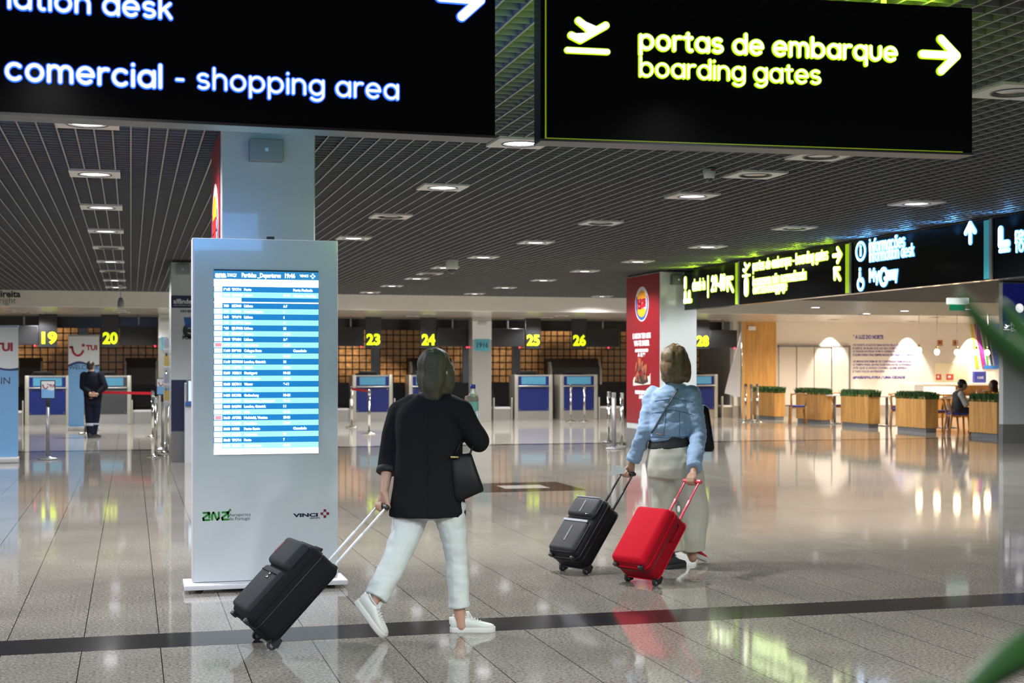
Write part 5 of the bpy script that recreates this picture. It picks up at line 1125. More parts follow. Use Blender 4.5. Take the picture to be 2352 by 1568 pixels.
# ------------------------------------------------------------------ suitcases
def suitcase(label, cat_group, px, py, heading, phi, L, W, T, ext, rod_sep, mats, style):
    body_m, side_m, rod_m, trim_m = mats
    rw = .026; p = PZ(px, py)
    t = thing('suitcase', label, 'suitcase', (p.x, p.y, rw), 0, None); t.rotation_euler = (0, R(90 - phi), heading)
    # px,py: the contact of the near wheel; shift to the axle middle
    near = Vector((math.sin(heading), -math.cos(heading), 0)); t.location = Vector((p.x, p.y, rw)) - near * (W * .40)
    x0, x1 = -T, .012; zb = .004
    MB().rbox((x0, -W / 2, zb), (x1, W / 2, zb + L), .045, seg=5).build('body', body_m, t)
    for y in (-W * .40, W * .40):
        wl_ = MB().cone((0, y - .011, 0), (0, y + .011, 0), rw, rw, 22).build('wheel', rubber, t); MB().cone((0, y - .0125, 0), (0, y + .0125, 0), rw * .5, rw * .5, 14).build('hub', greymetal, wl_)
        MB().prism([(-.04, zb + .05), (.022, zb + .05), (.032, .01), (.02, -.004), (-.03, .004)], y - .022, y + .022).build('wheel_housing', blackplastic, t)
    for y in (-W * .36, W * .36): MB().rbox((x0 + .012, y - .02, zb - .016), (x0 + .05, y + .02, zb + .012), .008).build('foot', blackplastic, t)
    zt = zb + L
    for s in (-1, 1):
        y = s * rod_sep / 2
        MB().rbox((-.012, y - .008, zt - .02), (.002, y + .008, zt + ext * .55), .003).rbox((-.0105, y - .0062, zt + ext * .55), (.0005, y + .0062, zt + ext), .002).build('handle_rod', rod_m, t)
        MB().rbox((-.02, y - .02, zt - .012), (.01, y + .02, zt + .012), .005).build('rod_socket', blackplastic, t)
    gz = zt + ext
    MB().rbox((-.020, -rod_sep / 2 - .022, gz - .014), (.010, rod_sep / 2 + .022, gz + .014), .010).build('grip', blackplastic if style != 'red' else rod_m, t)
    # piping round the front and back edge
    def loop(x, inset, r, m, nm):
        yy, z0_, z1_ = W / 2 - inset, zb + inset, zt - inset; k = .045; pts = []
        for cy, cz, a0 in ((yy - k, z1_ - k, 0), (-yy + k, z1_ - k, 90), (-yy + k, z0_ + k, 180), (yy - k, z0_ + k, 270)):
            for i in range(6): a = R(a0 + 90 * i / 5); pts.append((x, cy + k * math.cos(a), cz + k * math.sin(a)))
        pts.append(pts[0]); MB().tube(pts, r, 8).build(nm, m, t)
    loop(x0 + .045, -.002, .0045, trim_m, 'piping'); loop(x1 - .03, -.002, .0045, trim_m, 'piping'); loop(x0 + .085, -.0015, .003, blackplastic, 'zipper')
    MB().tube([(-T * .55, -.07, zt - .002), (-T * .55, -.06, zt + .020), (-T * .55, .06, zt + .020), (-T * .55, .07, zt - .002)], .011, 8, flat=.6).build('top_handle', trim_m if style != 'red' else body_m, t)
    if style == 'grey':
        a = MB().rbox((x0 - .022, -W / 2 + .03, zb + .03), (x0 + .03, W / 2 - .03, zb + L * .60), .022, seg=4).build('lower_pocket', side_m, t)
        b = MB().rbox((x0 - .036, -W / 2 + .02, zb + L * .62), (x0 + .03, W / 2 - .02, zb + L - .02), .028, seg=4).build('upper_pocket', side_m, t)
        MB().tube([(x0 - .023, -W / 2 + .05, zb + L * .53), (x0 - .023, W / 2 - .05, zb + L * .53)], .004, 6).build('zipper', trim_m, a)
        for dz in (0, .022): MB().rbox((x0 - .031, -.055, zb + L * .46 + dz), (x0 - .020, -.018, zb + L * .46 + dz + .012), .003).build('zip_pull', chrome, a)
        MB().rbox((x0 - .039, W / 2 - .07, zb + L * .74), (x0 - .030, W / 2 - .045, zb + L - .06), .003).build('red_label', mat('case_red_tab', srgb(90, 20, 44), .5), b)
    elif style == 'black':
        a = MB().rbox((x0 - .028, -W / 2 + .02, zb + .02), (x0 + .03, W / 2 - .02, zb + L * .58), .030, seg=4).build('lower_pocket', side_m, t)
        b = MB().rbox((x0 - .034, -W / 2 + .015, zb + L * .64), (x0 + .03, W / 2 - .015, zb + L - .01), .034, seg=4).build('upper_pocket', side_m, t)
        sil = mat('case_silver_band', (.34, .34, .38), .4)
        MB().rbox((x0 - .031, -W / 2 + .03, zb + L * .535), (x0 - .024, W / 2 - .03, zb + L * .575), .003).build('silver_band', sil, a)
        MB().rbox((x0 - .0310, -.008, zb + .10), (x0 - .026, .008, zb + L * .46), .002).build('silver_stripe', mat('case_grey_stripe', (.17, .17, .19), .45), a)
        MB().rbox((x0 - .0370, -.008, zb + L * .70), (x0 - .032, .008, zb + L * .90), .002).build('silver_stripe', mat('case_grey_stripe', (.17, .17, .19), .45), b)
        MB().tube([(x0 - .03, -W / 2 + .03, zb + L - .018), (x0 - .03, W / 2 - .03, zb + L - .018)], .005, 6).build('silver_zip', sil, b)
        MB().rbox((x0 - .038, -W / 2 + .05, zb + L * .67), (x0 - .031, -W / 2 + .09, zb + L * .69), .002).build('badge', chrome, b)
    else:
        MB().rbox((x0 - .028, -W / 2 + .012, zb + .012), (x0 + .04, W / 2 - .012, zt - .012), .034, seg=5).build('front_panel', side_m, t)
        MB().rbox((x1 - .01, -W / 2 + .05, zb + .05), (x1 + .012, W / 2 - .05, zt - .06), .02, seg=3).build('back_panel', body_m, t)
        hc = []
        MB().tube([(-T * .45, -W / 2, zt - .20), (-T * .45, -W / 2 - .025, zt - .18), (-T * .45, -W / 2 - .025, zt - .08), (-T * .45, -W / 2, zt - .06)], .009, 8).build('side_handle', body_m, t)
    bpy.context.view_layer.update()
    M = t.matrix_world.copy(); return t, M @ Vector((-.005, 0, gz)), (M.to_3x3() @ Vector((0, 1, 0))).normalized()
cg = mat('case_grey_fabric', (.007, .0075, .009), .8, spec=.15, bump=.15, bscale=400); cgl = mat('case_grey_pocket', (.018, .021, .025), .75, spec=.2, bump=.15, bscale=400); cbk = mat('case_black_fabric', (.006, .006, .009), .6, spec=.2, bump=.15, bscale=400); cbl = mat('case_black_pocket', (.009, .009, .015), .55, bump=.15, bscale=400)
crd = mat('case_red_fabric', srgb(140, 8, 26), .8, spec=.15, bump=.12, bscale=400, var=.05); crl = mat('case_red_panel', srgb(192, 12, 36), .8, spec=.15, bump=.12, bscale=400, var=.05)
rod_silver = mat('rod_silver', (.78, .82, .84), .3, .6); rod_red = mat('rod_red', srgb(232, 92, 108), .3, .3); rod_black = mat('rod_black', (.02, .02, .025), .3, .5)
case1, grip1, ax1 = suitcase('charcoal two-pocket suitcase with silver rods pulled by the woman in dark blazer', None, 624, 1492, R(25) - AY, 45.5, .525, .37, .215, .435, .13, (cg, cgl, rod_silver, cg), 'grey')
case2, grip2, ax2 = suitcase('black suitcase with grey stripes pulled by the woman in denim jacket', None, 1346, 1319, R(41) - AY, 50, .50, .31, .19, .36, .12, (cbk, cbl, rod_black, cbl), 'black')
case3, grip3, ax3 = suitcase('bright red suitcase with red rods pulled by the woman in denim jacket', None, 1506, 1345, R(41) - AY, 51, .47, .33, .20, .36, .13, (crd, crl, rod_red, crl), 'red')

class Person:
    def __init__(s, label, px0, pyg, rotz=None):
        s.px0 = px0; s.Z0 = FPX * EYE / (pyg - HY); g = PZ(px0, pyg); s.root = thing('person', label, 'person', (g.x, g.y, 0), -AY)
        s.Mi = (Matrix.Translation(s.root.location) @ Matrix.Rotation(-AY, 4, 'Z')).inverted()
    def lp(s, px, py, dz=0.0):
        Z = s.Z0 + dz; return Vector(((px - CX) / FPX * Z - (s.px0 - CX) / FPX * s.Z0, dz, EYE - (py - HY) / FPX * Z))
    def loc(s, wp): return s.Mi @ Vector(wp)
    def vec(s, wv): return s.Mi.to_3x3() @ Vector(wv)

# ------------------------------------------------------------------ woman in a dark blazer
p1 = Person('walking woman in dark blazer and white cropped trousers pulling a charcoal suitcase', 1050, 1452); L1 = p1.lp
g1 = p1.loc(grip1); a1 = p1.vec(ax1)
HY1 = R(42)
hc = L1(1007, 852, .02)
shL, shR = L1(921, 948, .07), L1(1057, 948, -.03)
elL = L1(893, 1050, .06); wrL = g1 + (elL - g1).normalized() * .085
elR = L1(1099, 1012, .02); wrR = L1(1080, 972, .26)
hipL, hipR = L1(950, 1165, .02), L1(1030, 1165, -.02)
knL, knR = L1(905, 1292, -.10), L1(1050, 1292, 0.0)
anL, anR = L1(852, 1394, -.20), L1(1056, 1412, 0.0)
bot = L1(1086, 925, .30)
def body1(mb):
    head_solid(mb, hc, HY1, 0, .96); mb.capsule(hc + Vector((-.015, -.01, -.06)), .052, L1(990, 925, .02), .060)
    chain(mb, [(L1(990, 930, .02), .07), (L1(986, 1000, .02), .10), (L1(986, 1080, .01), .095), (L1(990, 1140, 0), .09)])
    chain(mb, [(L1(960, 935, .05), .06), (shL, .052), (elL, .040), (wrL, .024)]); chain(mb, [(L1(1020, 935, 0), .06), (shR, .052), (elR, .040), (wrR, .024)])
    chain(mb, [(hipL, .07), (knL, .052), (anL, .032)]); chain(mb, [(hipR, .07), (knR, .050), (anR, .032)])
    chain(mb, [(anL, .032), (anL + Vector((.02, -.01, -.05)), .030)]); chain(mb, [(anR, .032), (anR + Vector((.01, 0, -.06)), .03)])
    fist(mb, wrL, g1, a1, -1); fist(mb, wrR, bot + Vector((-.01, 0, .0)), (0, 0, 1), 1)
body, _ = blob('body', body1, .006, skin, p1.root, 2)
eyes(p1.root, hc, HY1, 0, .96)
blazer_m = mat('blazer_cloth', (.0055, .0055, .007), .9, bump=.1, bscale=300, spec=.2); lining = mat('blazer_dark', (.008, .008, .010), .7)
def jk1(mb):
    rs = []
    for px, py, hw, dd, yo in ((990, 903, 26, .05, .02), (989, 916, 46, .075, .02), (988, 930, 66, .095, .02), (986, 950, 76, .115, .015), (985, 985, 78, .125, .01), (985, 1030, 77, .125, .01), (984, 1075, 78, .13, .005), (983, 1120, 82, .14, 0), (982, 1160, 87, .15, 0), (981, 1184, 89, .155, 0)):
        c = L1(px, py, yo); rs.append(ring(c, hw * .002449, dd, 28, 2.3))
    mb.loft(rs)
    chain(mb, [(L1(950, 935, .05), .075), (shL, .075), (L1(903, 1000, .065), .066), (elL, .060)]); mb.cone(elL, elL + (wrL - elL).normalized() * .085, .060, .056)
    chain(mb, [(L1(1030, 935, 0), .075), (shR, .078), (L1(1080, 985, 0), .070), (elR, .064)]); chain(mb, [(elR, .064), (elR + (wrR - elR) * .35, .052)]); mb.cone(elR + (wrR - elR) * .35, elR + (wrR - elR) * .75, .052, .045)
blz, b1 = blob('blazer', jk1, .009, blazer_m, p1.root, 5, .006, 9, (1, 1, .5))
cu = elL + (wrL - elL).normalized() * .08; dr = (wrL - elL).normalized()
MB().lathe([(.050, -.018), (.061, -.012), (.062, .012), (.052, .018)], 20, Matrix.Translation(cu) @ dr.to_track_quat('Z', 'Y').to_matrix().to_4x4()).build('cuff', lining, blz)
mb = MB(); seam(mb, b1, [tuple(L1(985, 935).xz), tuple(L1(985, 1178).xz)], .0022, 24); mb.build('back_seam', blazer_m, blz)
def collar1(mb):
    c = L1(990, 908, .02); mb.lathe([(.058, -.02), (.075, -.012), (.070, .018), (.056, .026), (.052, 0), (.058, -.02)], 22, Matrix.Translation(c) @ Matrix.Diagonal((1.0, .95, 1, 1)))
mb = MB(); collar1(mb); mb.build('collar', lining, blz)
trou_m = mat('white_trousers', (.52, .56, .54), .7, bump=.08, bscale=250, var=.03)
def tr1(mb):
    chain(mb, [(L1(990, 1110, 0), .135), (L1(990, 1140, 0), .135)])
    chain(mb, [(hipL, .105), (L1(929, 1235, -.04), .086), (knL, .075)]); mb.cone(knL, anL + (knL - anL) * .20, .075, .070); mb.sphere(knL, .075)
    chain(mb, [(hipR, .098), (L1(1044, 1235, -.01), .075), (knR, .063)]); mb.cone(knR, anR + (knR - anR) * .14, .063, .060); mb.sphere(knR, .063)
tro, bt1 = blob('trousers', tr1, .008, trou_m, p1.root, 3, .006, 11, (1, 1, 1.6))
sneak_w = mat('sneaker_white', (.54, .56, .52), .4, var=.02); lace_w = mat('lace_white', (.62, .62, .59), .6)
sneaker(p1.root, L1(1033, 1452, .01), R(4), 0, sneak_w, sole_w, lace_w, s=.98)
toe = L1(879, 1468, -.22); hd_, pt_ = R(-12), R(50)
fw = Matrix.Rotation(hd_, 3, 'Z') @ Matrix.Rotation(pt_, 3, 'Y') @ Vector((.25, 0, .0))
hl = toe - fw; hl.z = max(hl.z, .0) ; hl.z = .012 + .25 * math.sin(pt_)
sneaker(p1.root, hl, hd_, pt_, sneak_w, sole_w, lace_w, s=.98)
hair_d = mat('hair_ash_brown', (.060, .052, .036), .65, spec=.2, var=.4, vscale=30, bump=.3, bscale=90)
def hr1(mb):
    M = Mface(HY1, 0); E = lambda p, r: mb.sphere(hc + M @ Vector(p), r, rot=M, nu=18, nv=12)
    E((-.030, 0, .038), (.102, .090, .094)); E((-.050, 0, -.035), (.078, .092, .115)); E((-.040, .010, -.115), (.062, .084, .075)); E((-.030, .02, -.165), (.045, .066, .045)); E((.02, .062, -.04), (.045, .026, .10)); E((.02, -.062, -.04), (.045, .026, .10))
blob('hair', hr1, .008, hair_d, p1.root, 4, .010, 20, (1, 1, .22))
# handbag on her right forearm
bagm = mat('handbag_leather', (.006, .006, .007), .5, spec=.25, bump=.1, bscale=150); gold = mat('gold_metal', (.7, .5, .2), .25, 1.0)
q0 = L1(1068, 1046, -.06)
t = thing('handbag', 'black leather handbag hanging from the right forearm of the woman in blazer', 'handbag', p1.root.matrix_basis @ q0 if False else (p1.Mi.inverted() @ L1(1075, 1145, -.06)), -AY)
o0 = L1(1075, 1145, -.06)
def BL(px, py, dz): return L1(px, py, dz) - o0
rs = []
for (xl, yl), (xr, yr), d in (((1034, 1044), (1082, 1040), .022), ((1034, 1052), (1086, 1050), .035), ((1036, 1090), (1098, 1085), .055), ((1040, 1140), (1110, 1118), .060), ((1048, 1154), (1111, 1126), .045)):
    a, b = BL(xl, yl, -.06), BL(xr, yr, -.06); c = (a + b) / 2; u = (b - a); w_ = u.length / 2; u.normalize(); v = Vector((0, 1, 0)); M3 = Matrix((u, v, u.cross(v))).transposed(); rs.append(ring(c, w_, d, 28, 4.0, M3))
MB().loft(rs).build('bag_body', bagm, t)
hnd = BL(1083, 1022, .02)
for dy in (-.035, .035): MB().tube([BL(1046, 1044, -.06) + Vector((0, dy, 0)), BL(1056, 1018, -.04) + Vector((0, dy * .8, 0)), BL(1080, 1008, .02) + Vector((0, dy * .3, 0)), BL(1088, 1020, .0) + Vector((0, dy * .8, 0)), BL(1080, 1041, -.06) + Vector((0, dy, 0))], .006, 8, flat=.6).build('handle', bagm, t)
c = BL(1044, 1050, -.12); MB().rbox(c - Vector((.022, .004, .004)), c + Vector((.022, .012, .006)), .002).build('clasp', gold, t)
# bottle in her right hand
t = thing('water_bottle', 'clear plastic bottle with blue cap held by the woman in blazer', 'bottle', p1.Mi.inverted() @ (bot + Vector((0, 0, -.11))), -AY)
pet = mat('clear_plastic', (.85, .93, .93), .08, var=0, trans=.85); 
MB().lathe([(0, 0), (.030, 0), (.034, .01), (.034, .05), (.031, .06), (.034, .07), (.034, .13), (.031, .15), (.014, .185), (.013, .195), (0, .195)], 24).build('bottle_body', pet, t)
MB().lathe([(0, .195), (.016, .195), (.016, .218), (0, .218)], 20).build('cap', mat('blue_cap', srgb(40, 52, 150), .4), t)
MB().lathe([(.0345, .065), (.0348, .068), (.0348, .115), (.0345, .118)], 24).build('label_band', mat('bottle_label', srgb(120, 175, 170), .4, var=.3), t)

# ------------------------------------------------------------------ woman in a denim jacket
p2 = Person('walking woman in denim jacket and off-white trousers pulling two suitcases', 1560, 1303); L2 = p2.lp
HY2 = R(62)
g2, a2 = p2.loc(grip2), p2.vec(ax2); g3, a3 = p2.loc(grip3), p2.vec(ax3)
hc2 = L2(1553, 832, .03); kf = p2.Z0 / FPX
shL2, shR2 = L2(1502, 912, .10), L2(1588, 912, -.02)
elL2 = L2(1481, 990, .0); elR2 = L2(1604, 1000, -.05)
wrL2 = g2 + (elL2 - g2).normalized() * .085; wrR2 = g3 + (elR2 - g3).normalized() * .085
hpL, hpR = L2(1520, 1065, .05), L2(1572, 1065, -.04)
kL2, kR2 = L2(1524, 1170, .06), L2(1596, 1165, .02)
aL2, aR2 = L2(1541, 1278, .0), L2(1588, 1272, .12)
def body2(mb):
    head_solid(mb, hc2, HY2, 0, .98); mb.capsule(hc2 + Vector((-.01, -.02, -.06)), .054, L2(1548, 890, .03), .062)
    chain(mb, [(L2(1546, 905, .03), .08), (L2(1543, 960, .02), .11), (L2(1544, 1040, .0), .12)])
    chain(mb, [(L2(1525, 905, .07), .06), (shL2, .055), (elL2, .042), (wrL2, .025)]); chain(mb, [(L2(1570, 905, 0), .06), (shR2, .055), (elR2, .042), (wrR2, .025)])
    chain(mb, [(hpL, .09), (kL2, .055), (aL2, .035)]); chain(mb, [(hpR, .09), (kR2, .055), (aR2, .035)])
    chain(mb, [(aL2, .035), (aL2 + Vector((.01, 0, -.03)), .033)]); chain(mb, [(aR2, .035), (aR2 + Vector((.01, 0, -.03)), .033)])
    fist(mb, wrL2, g2, a2, -1); fist(mb, wrR2, g3, a3, 1)
blob('body', body2, .006, skin, p2.root, 2); eyes(p2.root, hc2, HY2, 0, .98)
denim = mat('denim', srgb(138, 164, 196), .75, var=.22, vscale=9, bump=.2, bscale=160); denim_d = mat('denim_seam', srgb(86, 108, 146), .75); strapm = mat('black_strap', (.02, .022, .03), .5)
def jk2(mb):
    rs = []
    for px, py, hw, dd, yo in ((1548, 880, 20, .05, .03), (1547, 889, 34, .08, .03), (1546, 900, 46, .10, .03), (1544, 918, 52, .12, .03), (1541, 950, 52, .13, .02), (1537, 985, 50, .135, .01), (1535, 1003, 47, .13, .005), (1535, 1012, 46, .125, .005)):
        rs.append(ring(L2(px, py, yo), hw * kf, dd, 28, 2.3))
    mb.loft(rs)
    for sh, el, wr in ((shL2, elL2, wrL2), (shR2, elR2, wrR2)):
        chain(mb, [(sh + Vector((0, 0, .01)), .078), (sh, .080), (sh + (el - sh) * .5, .072), (el, .066), (el + (wr - el) * .45, .058)]); mb.cone(el + (wr - el) * .4, el + (wr - el) * .88, .060, .052)
jkt, b2 = blob('jacket', jk2, .009, denim, p2.root, 4, .015, 11, (.8, .8, 1.5))
mb = MB()
seam(mb, b2, [tuple(L2(1503, 920).xz), tuple(L2(1545, 914).xz), tuple(L2(1588, 922).xz)], .004); seam(mb, b2, [tuple(L2(1496, 948).xz), tuple(L2(1540, 940).xz), tuple(L2(1585, 950).xz)], .0035)
seam(mb, b2, [tuple(L2(1527, 942).xz), tuple(L2(1520, 1000).xz)], .003); seam(mb, b2, [tuple(L2(1557, 942).xz), tuple(L2(1556, 1000).xz)], .003); seam(mb, b2, [tuple(L2(1492, 1001).xz), tuple(L2(1535, 1003).xz), tuple(L2(1580, 1001).xz)], .004)
mb.build('seams', denim_d, jkt)
mb = MB(); seam(mb, b2, [tuple(L2(1505, 994).xz), tuple(L2(1516, 996).xz)], .015, 8, .25); mb.build('patch', mat('leather_patch', srgb(170, 120, 96), .6), jkt)
MB().lathe([(.060, -.02), (.078, -.010), (.074, .02), (.060, .03), (.054, 0), (.060, -.02)], 22, Matrix.Translation(L2(1548, 889, .03)) @ Matrix.Diagonal((1.05, .95, 1, 1))).build('collar', denim, jkt)
for el, wr in ((elL2, wrL2), (elR2, wrR2)):
    dr = (wr - el).normalized(); MB().lathe([(.046, -.02), (.056, -.018), (.055, .018), (.046, .02)], 20, Matrix.Translation(el + (wr - el) * .84) @ dr.to_track_quat('Z', 'Y').to_matrix().to_4x4()).build('cuff', denim, jkt)
def shirt(mb): mb.loft([ring(L2(px, py, 0), hw * kf, d, 28, 2.3) for px, py, hw, d in ((1538, 1000, 44, .12), (1538, 1016, 48, .13), (1539, 1031, 52, .14))])
blob('shirt_hem', shirt, .010, mat('black_top', (.02, .021, .025), .7), p2.root, 2, label='black shirt hem')
off_m = mat('offwhite_trousers', (.55, .53, .46), .75, bump=.08, bscale=200, var=.03)
def tr2(mb):
    mb.loft([ring(L2(px, py, 0), hw * kf, d, 28, 2.3) for px, py, hw, d in ((1540, 1024, 50, .135), (1542, 1045, 57, .155), (1544, 1075, 60, .165), (1545, 1095, 58, .15))])
    chain(mb, [(hpL, .125), (L2(1521, 1120, .06), .112), (kL2, .102)]); mb.cone(kL2, aL2 + (kL2 - aL2) * .07, .102, .100); mb.sphere(kL2, .102)
    chain(mb, [(hpR, .125), (L2(1585, 1115, -.0), .115), (kR2, .108)]); mb.cone(kR2, aR2 + (kR2 - aR2) * .12, .108, .105); mb.sphere(kR2, .108)
blob('trousers', tr2, .010, off_m, p2.root, 4, .012, 7, (1, 1, .8))
red_shoe = mat('red_sneaker', srgb(170, 16, 30), .5); dk_sole = mat('dark_sole', (.03, .03, .035), .6)
sneaker(p2.root, L2(1524, 1303, -.08) * Vector((1, 1, 0)) if False else Vector((L2(1524, 1303, -.06).x, -.10, .0)), R(48), 0, mat('dark_sneaker', (.025, .025, .03), .5), dk_sole, lace_w, s=.98)
hq, pq = R(35), R(22); sneaker(p2.root, Vector((L2(1566, 1290, .1).x, .10, .012 + .25 * math.sin(pq) * .98)), hq, pq, red_shoe, sole_w, lace_w, s=.98)
hair_l = mat('hair_light_brown', srgb(104, 84, 58), .42, var=.45, vscale=26, bump=.3, bscale=90)
def hr2(mb):
    M = Mface(HY2, 0); E = lambda p, r: mb.sphere(hc2 + M @ Vector(p), r, rot=M, nu=18, nv=12)
    E((-.028, 0, .040), (.106, .096, .100)); E((-.048, 0, -.040), (.084, .106, .110)); E((-.040, 0, -.105), (.070, .104, .062)); E((.02, .074, -.05), (.05, .034, .10)); E((.02, -.074, -.05), (.05, .034, .10))
hro, hb2 = blob('hair', hr2, .008, hair_l, p2.root, 3, .014, 20, (1, 1, .16))
mb = MB(); seam(mb, b2, [tuple(L2(1554, 893).xz), tuple(L2(1527, 935).xz), tuple(L2(1494, 992).xz)], .011, 12, .35, .004)
o = mb.build('shoulder_strap', strapm, None)
# shoulder bag at her right hip
c = L2(1612, 985, .10)
t = thing('shoulder_bag', 'black shoulder bag at the right side of the woman in denim', 'handbag', p2.Mi.inverted() @ c, -AY)
MB().loft([ring((x, 0, z), w_, d, 24, 3.5) for x, z, w_, d in ((.0, .18, .025, .05), (.005, .16, .045, .07), (.015, .0, .055, .09), (.03, -.14, .060, .10), (.035, -.165, .045, .085))]).build('bag_body', bagm, t)
MB().tube([(.0, .02, .17), (-.05, 0, .26), (-.11, -.03, .31), (-.18, -.06, .33)], .010, 8, flat=.4).build('front_strap', strapm, t)
o.parent = t; o.matrix_parent_inverse = Matrix.Identity(4)
for v in o.data.vertices: v.co -= c
# folded paper in her left hand
gp = L2(1438, 1070, 0); t = thing('folded_paper', 'folded white paper held in the left hand of the woman in denim', 'paper', grip2 + Vector((-.05, -.02, .01)), -AY)
MB().prism([(-.09, -.02), (.02, -.005), (.03, .035), (-.06, .06)], -.004, .0).prism([(-.085, -.016), (.022, .0), (.032, .03), (-.055, .055)], .004, .007).build('sheets', mat('paper_white', (.74, .76, .80), .6), t)

# ------------------------------------------------------------------ man in navy standing with his hands behind his back
p3 = Person('standing man in navy work clothes seen from behind with hands clasped at his back', 211, 1005); L3 = p3.lp; k3 = p3.Z0 / FPX
h3 = L3(209, 839, 0)
navyc = mat('navy_workwear', (.004, .005, .010), .9, spec=.2); navyt = mat('navy_trousers', (.006, .008, .02), .9, spec=.2)
sl3, sr3 = L3(193, 862, 0), L3(230, 862, 0); el3, er3 = L3(190, 888, -.06), L3(241, 888, -.06); wl3, wr3 = L3(209, 905, -.20), L3(222, 906, -.20)
hl3, hr3 = L3(206, 915, 0), L3(222, 915, 0); kl3, kr3 = L3(205, 960, 0), L3(220, 958, .05); al3, ar3 = L3(208, 998, -.02), L3(214, 995, .10)
def body3(mb):
    head_solid(mb, h3, R(80), 0, .95); mb.capsule(h3 + Vector((0, 0, -.06)), .055, L3(210, 858, 0), .065)
    chain(mb, [(L3(211, 862, 0), .10), (L3(212, 890, 0), .14), (L3(213, 912, 0), .14)])
    for s, e, w_ in ((sl3, el3, wl3), (sr3, er3, wr3)): chain(mb, [(s, .055), (e, .042), (w_, .028)])
    for a, b, c in ((hl3, kl3, al3), (hr3, kr3, ar3)): chain(mb, [(a, .08), (b, .055), (c, .036)])
    open_hand(mb, wl3, (1, -.1, -.15), (0, -.2, 1), .5); open_hand(mb, wr3, (-1, -.3, -.1), (0, -.2, 1), .5)
blob('body', body3, .009, skin, p3.root, 2)
def jk3(mb):
    mb.loft([ring(L3(px, py, 0), hw * k3, d, 24, 2.3) for px, py, hw, d in ((210, 852, 7, .06), (210, 857, 13, .09), (211, 863, 20, .11), (212, 880, 22, .14), (213, 900, 21, .14), (214, 914, 20.5, .14))])
    for s, e, w_ in ((sl3, el3, wl3), (sr3, er3, wr3)): chain(mb, [(s, .085), (e, .068)]); mb.cone(e, e + (w_ - e) * .85, .066, .052); mb.sphere(e, .067)
blob('jacket', jk3, .012, navyc, p3.root, 3)
def tr3(mb):
    mb.loft([ring(L3(px, py, 0), hw * k3, d, 24, 2.3) for px, py, hw, d in ((213, 908, 19.5, .13), (213, 925, 19, .14), (213, 930, 18, .13))])
    for a, b, c in ((hl3, kl3, al3), (hr3, kr3, ar3)): mb.capsule(a, .105, b, .085); mb.cone(b, c, .085, .078)
blob('trousers', tr3, .012, navyt, p3.root, 2)
for b, c in ((kl3, al3), (kr3, ar3)):
    m_ = b + (c - b) * .38; MB().cone(m_ + Vector((0, 0, .028)), m_ - Vector((0, 0, .028)), .086, .085, 18).build('reflective_band', mat('reflective_band', (.45, .50, .58), .4), p3.root, 'pale reflective band')
def hr3_(mb):
    M = Mface(R(80)); E = lambda p, r: mb.sphere(h3 + M @ Vector(p), r, rot=M); E((-.022, 0, .022), (.095, .081, .080)); E((-.05, 0, -.04), (.055, .072, .05))
blob('hair', hr3_, .010, mat('hair_dark', (.012, .010, .009), .5, var=.3), p3.root, 2)
bootm = mat('black_boot', (.010, .010, .010), .45)
sneaker(p3.root, Vector((al3.x - .02, al3.y - .10, 0)), R(70), 0, bootm, dk_sole, bootm, s=1.05); sneaker(p3.root, Vector((ar3.x - .02, ar3.y - .10, 0)), R(60), 0, bootm, dk_sole, bootm, s=1.05)

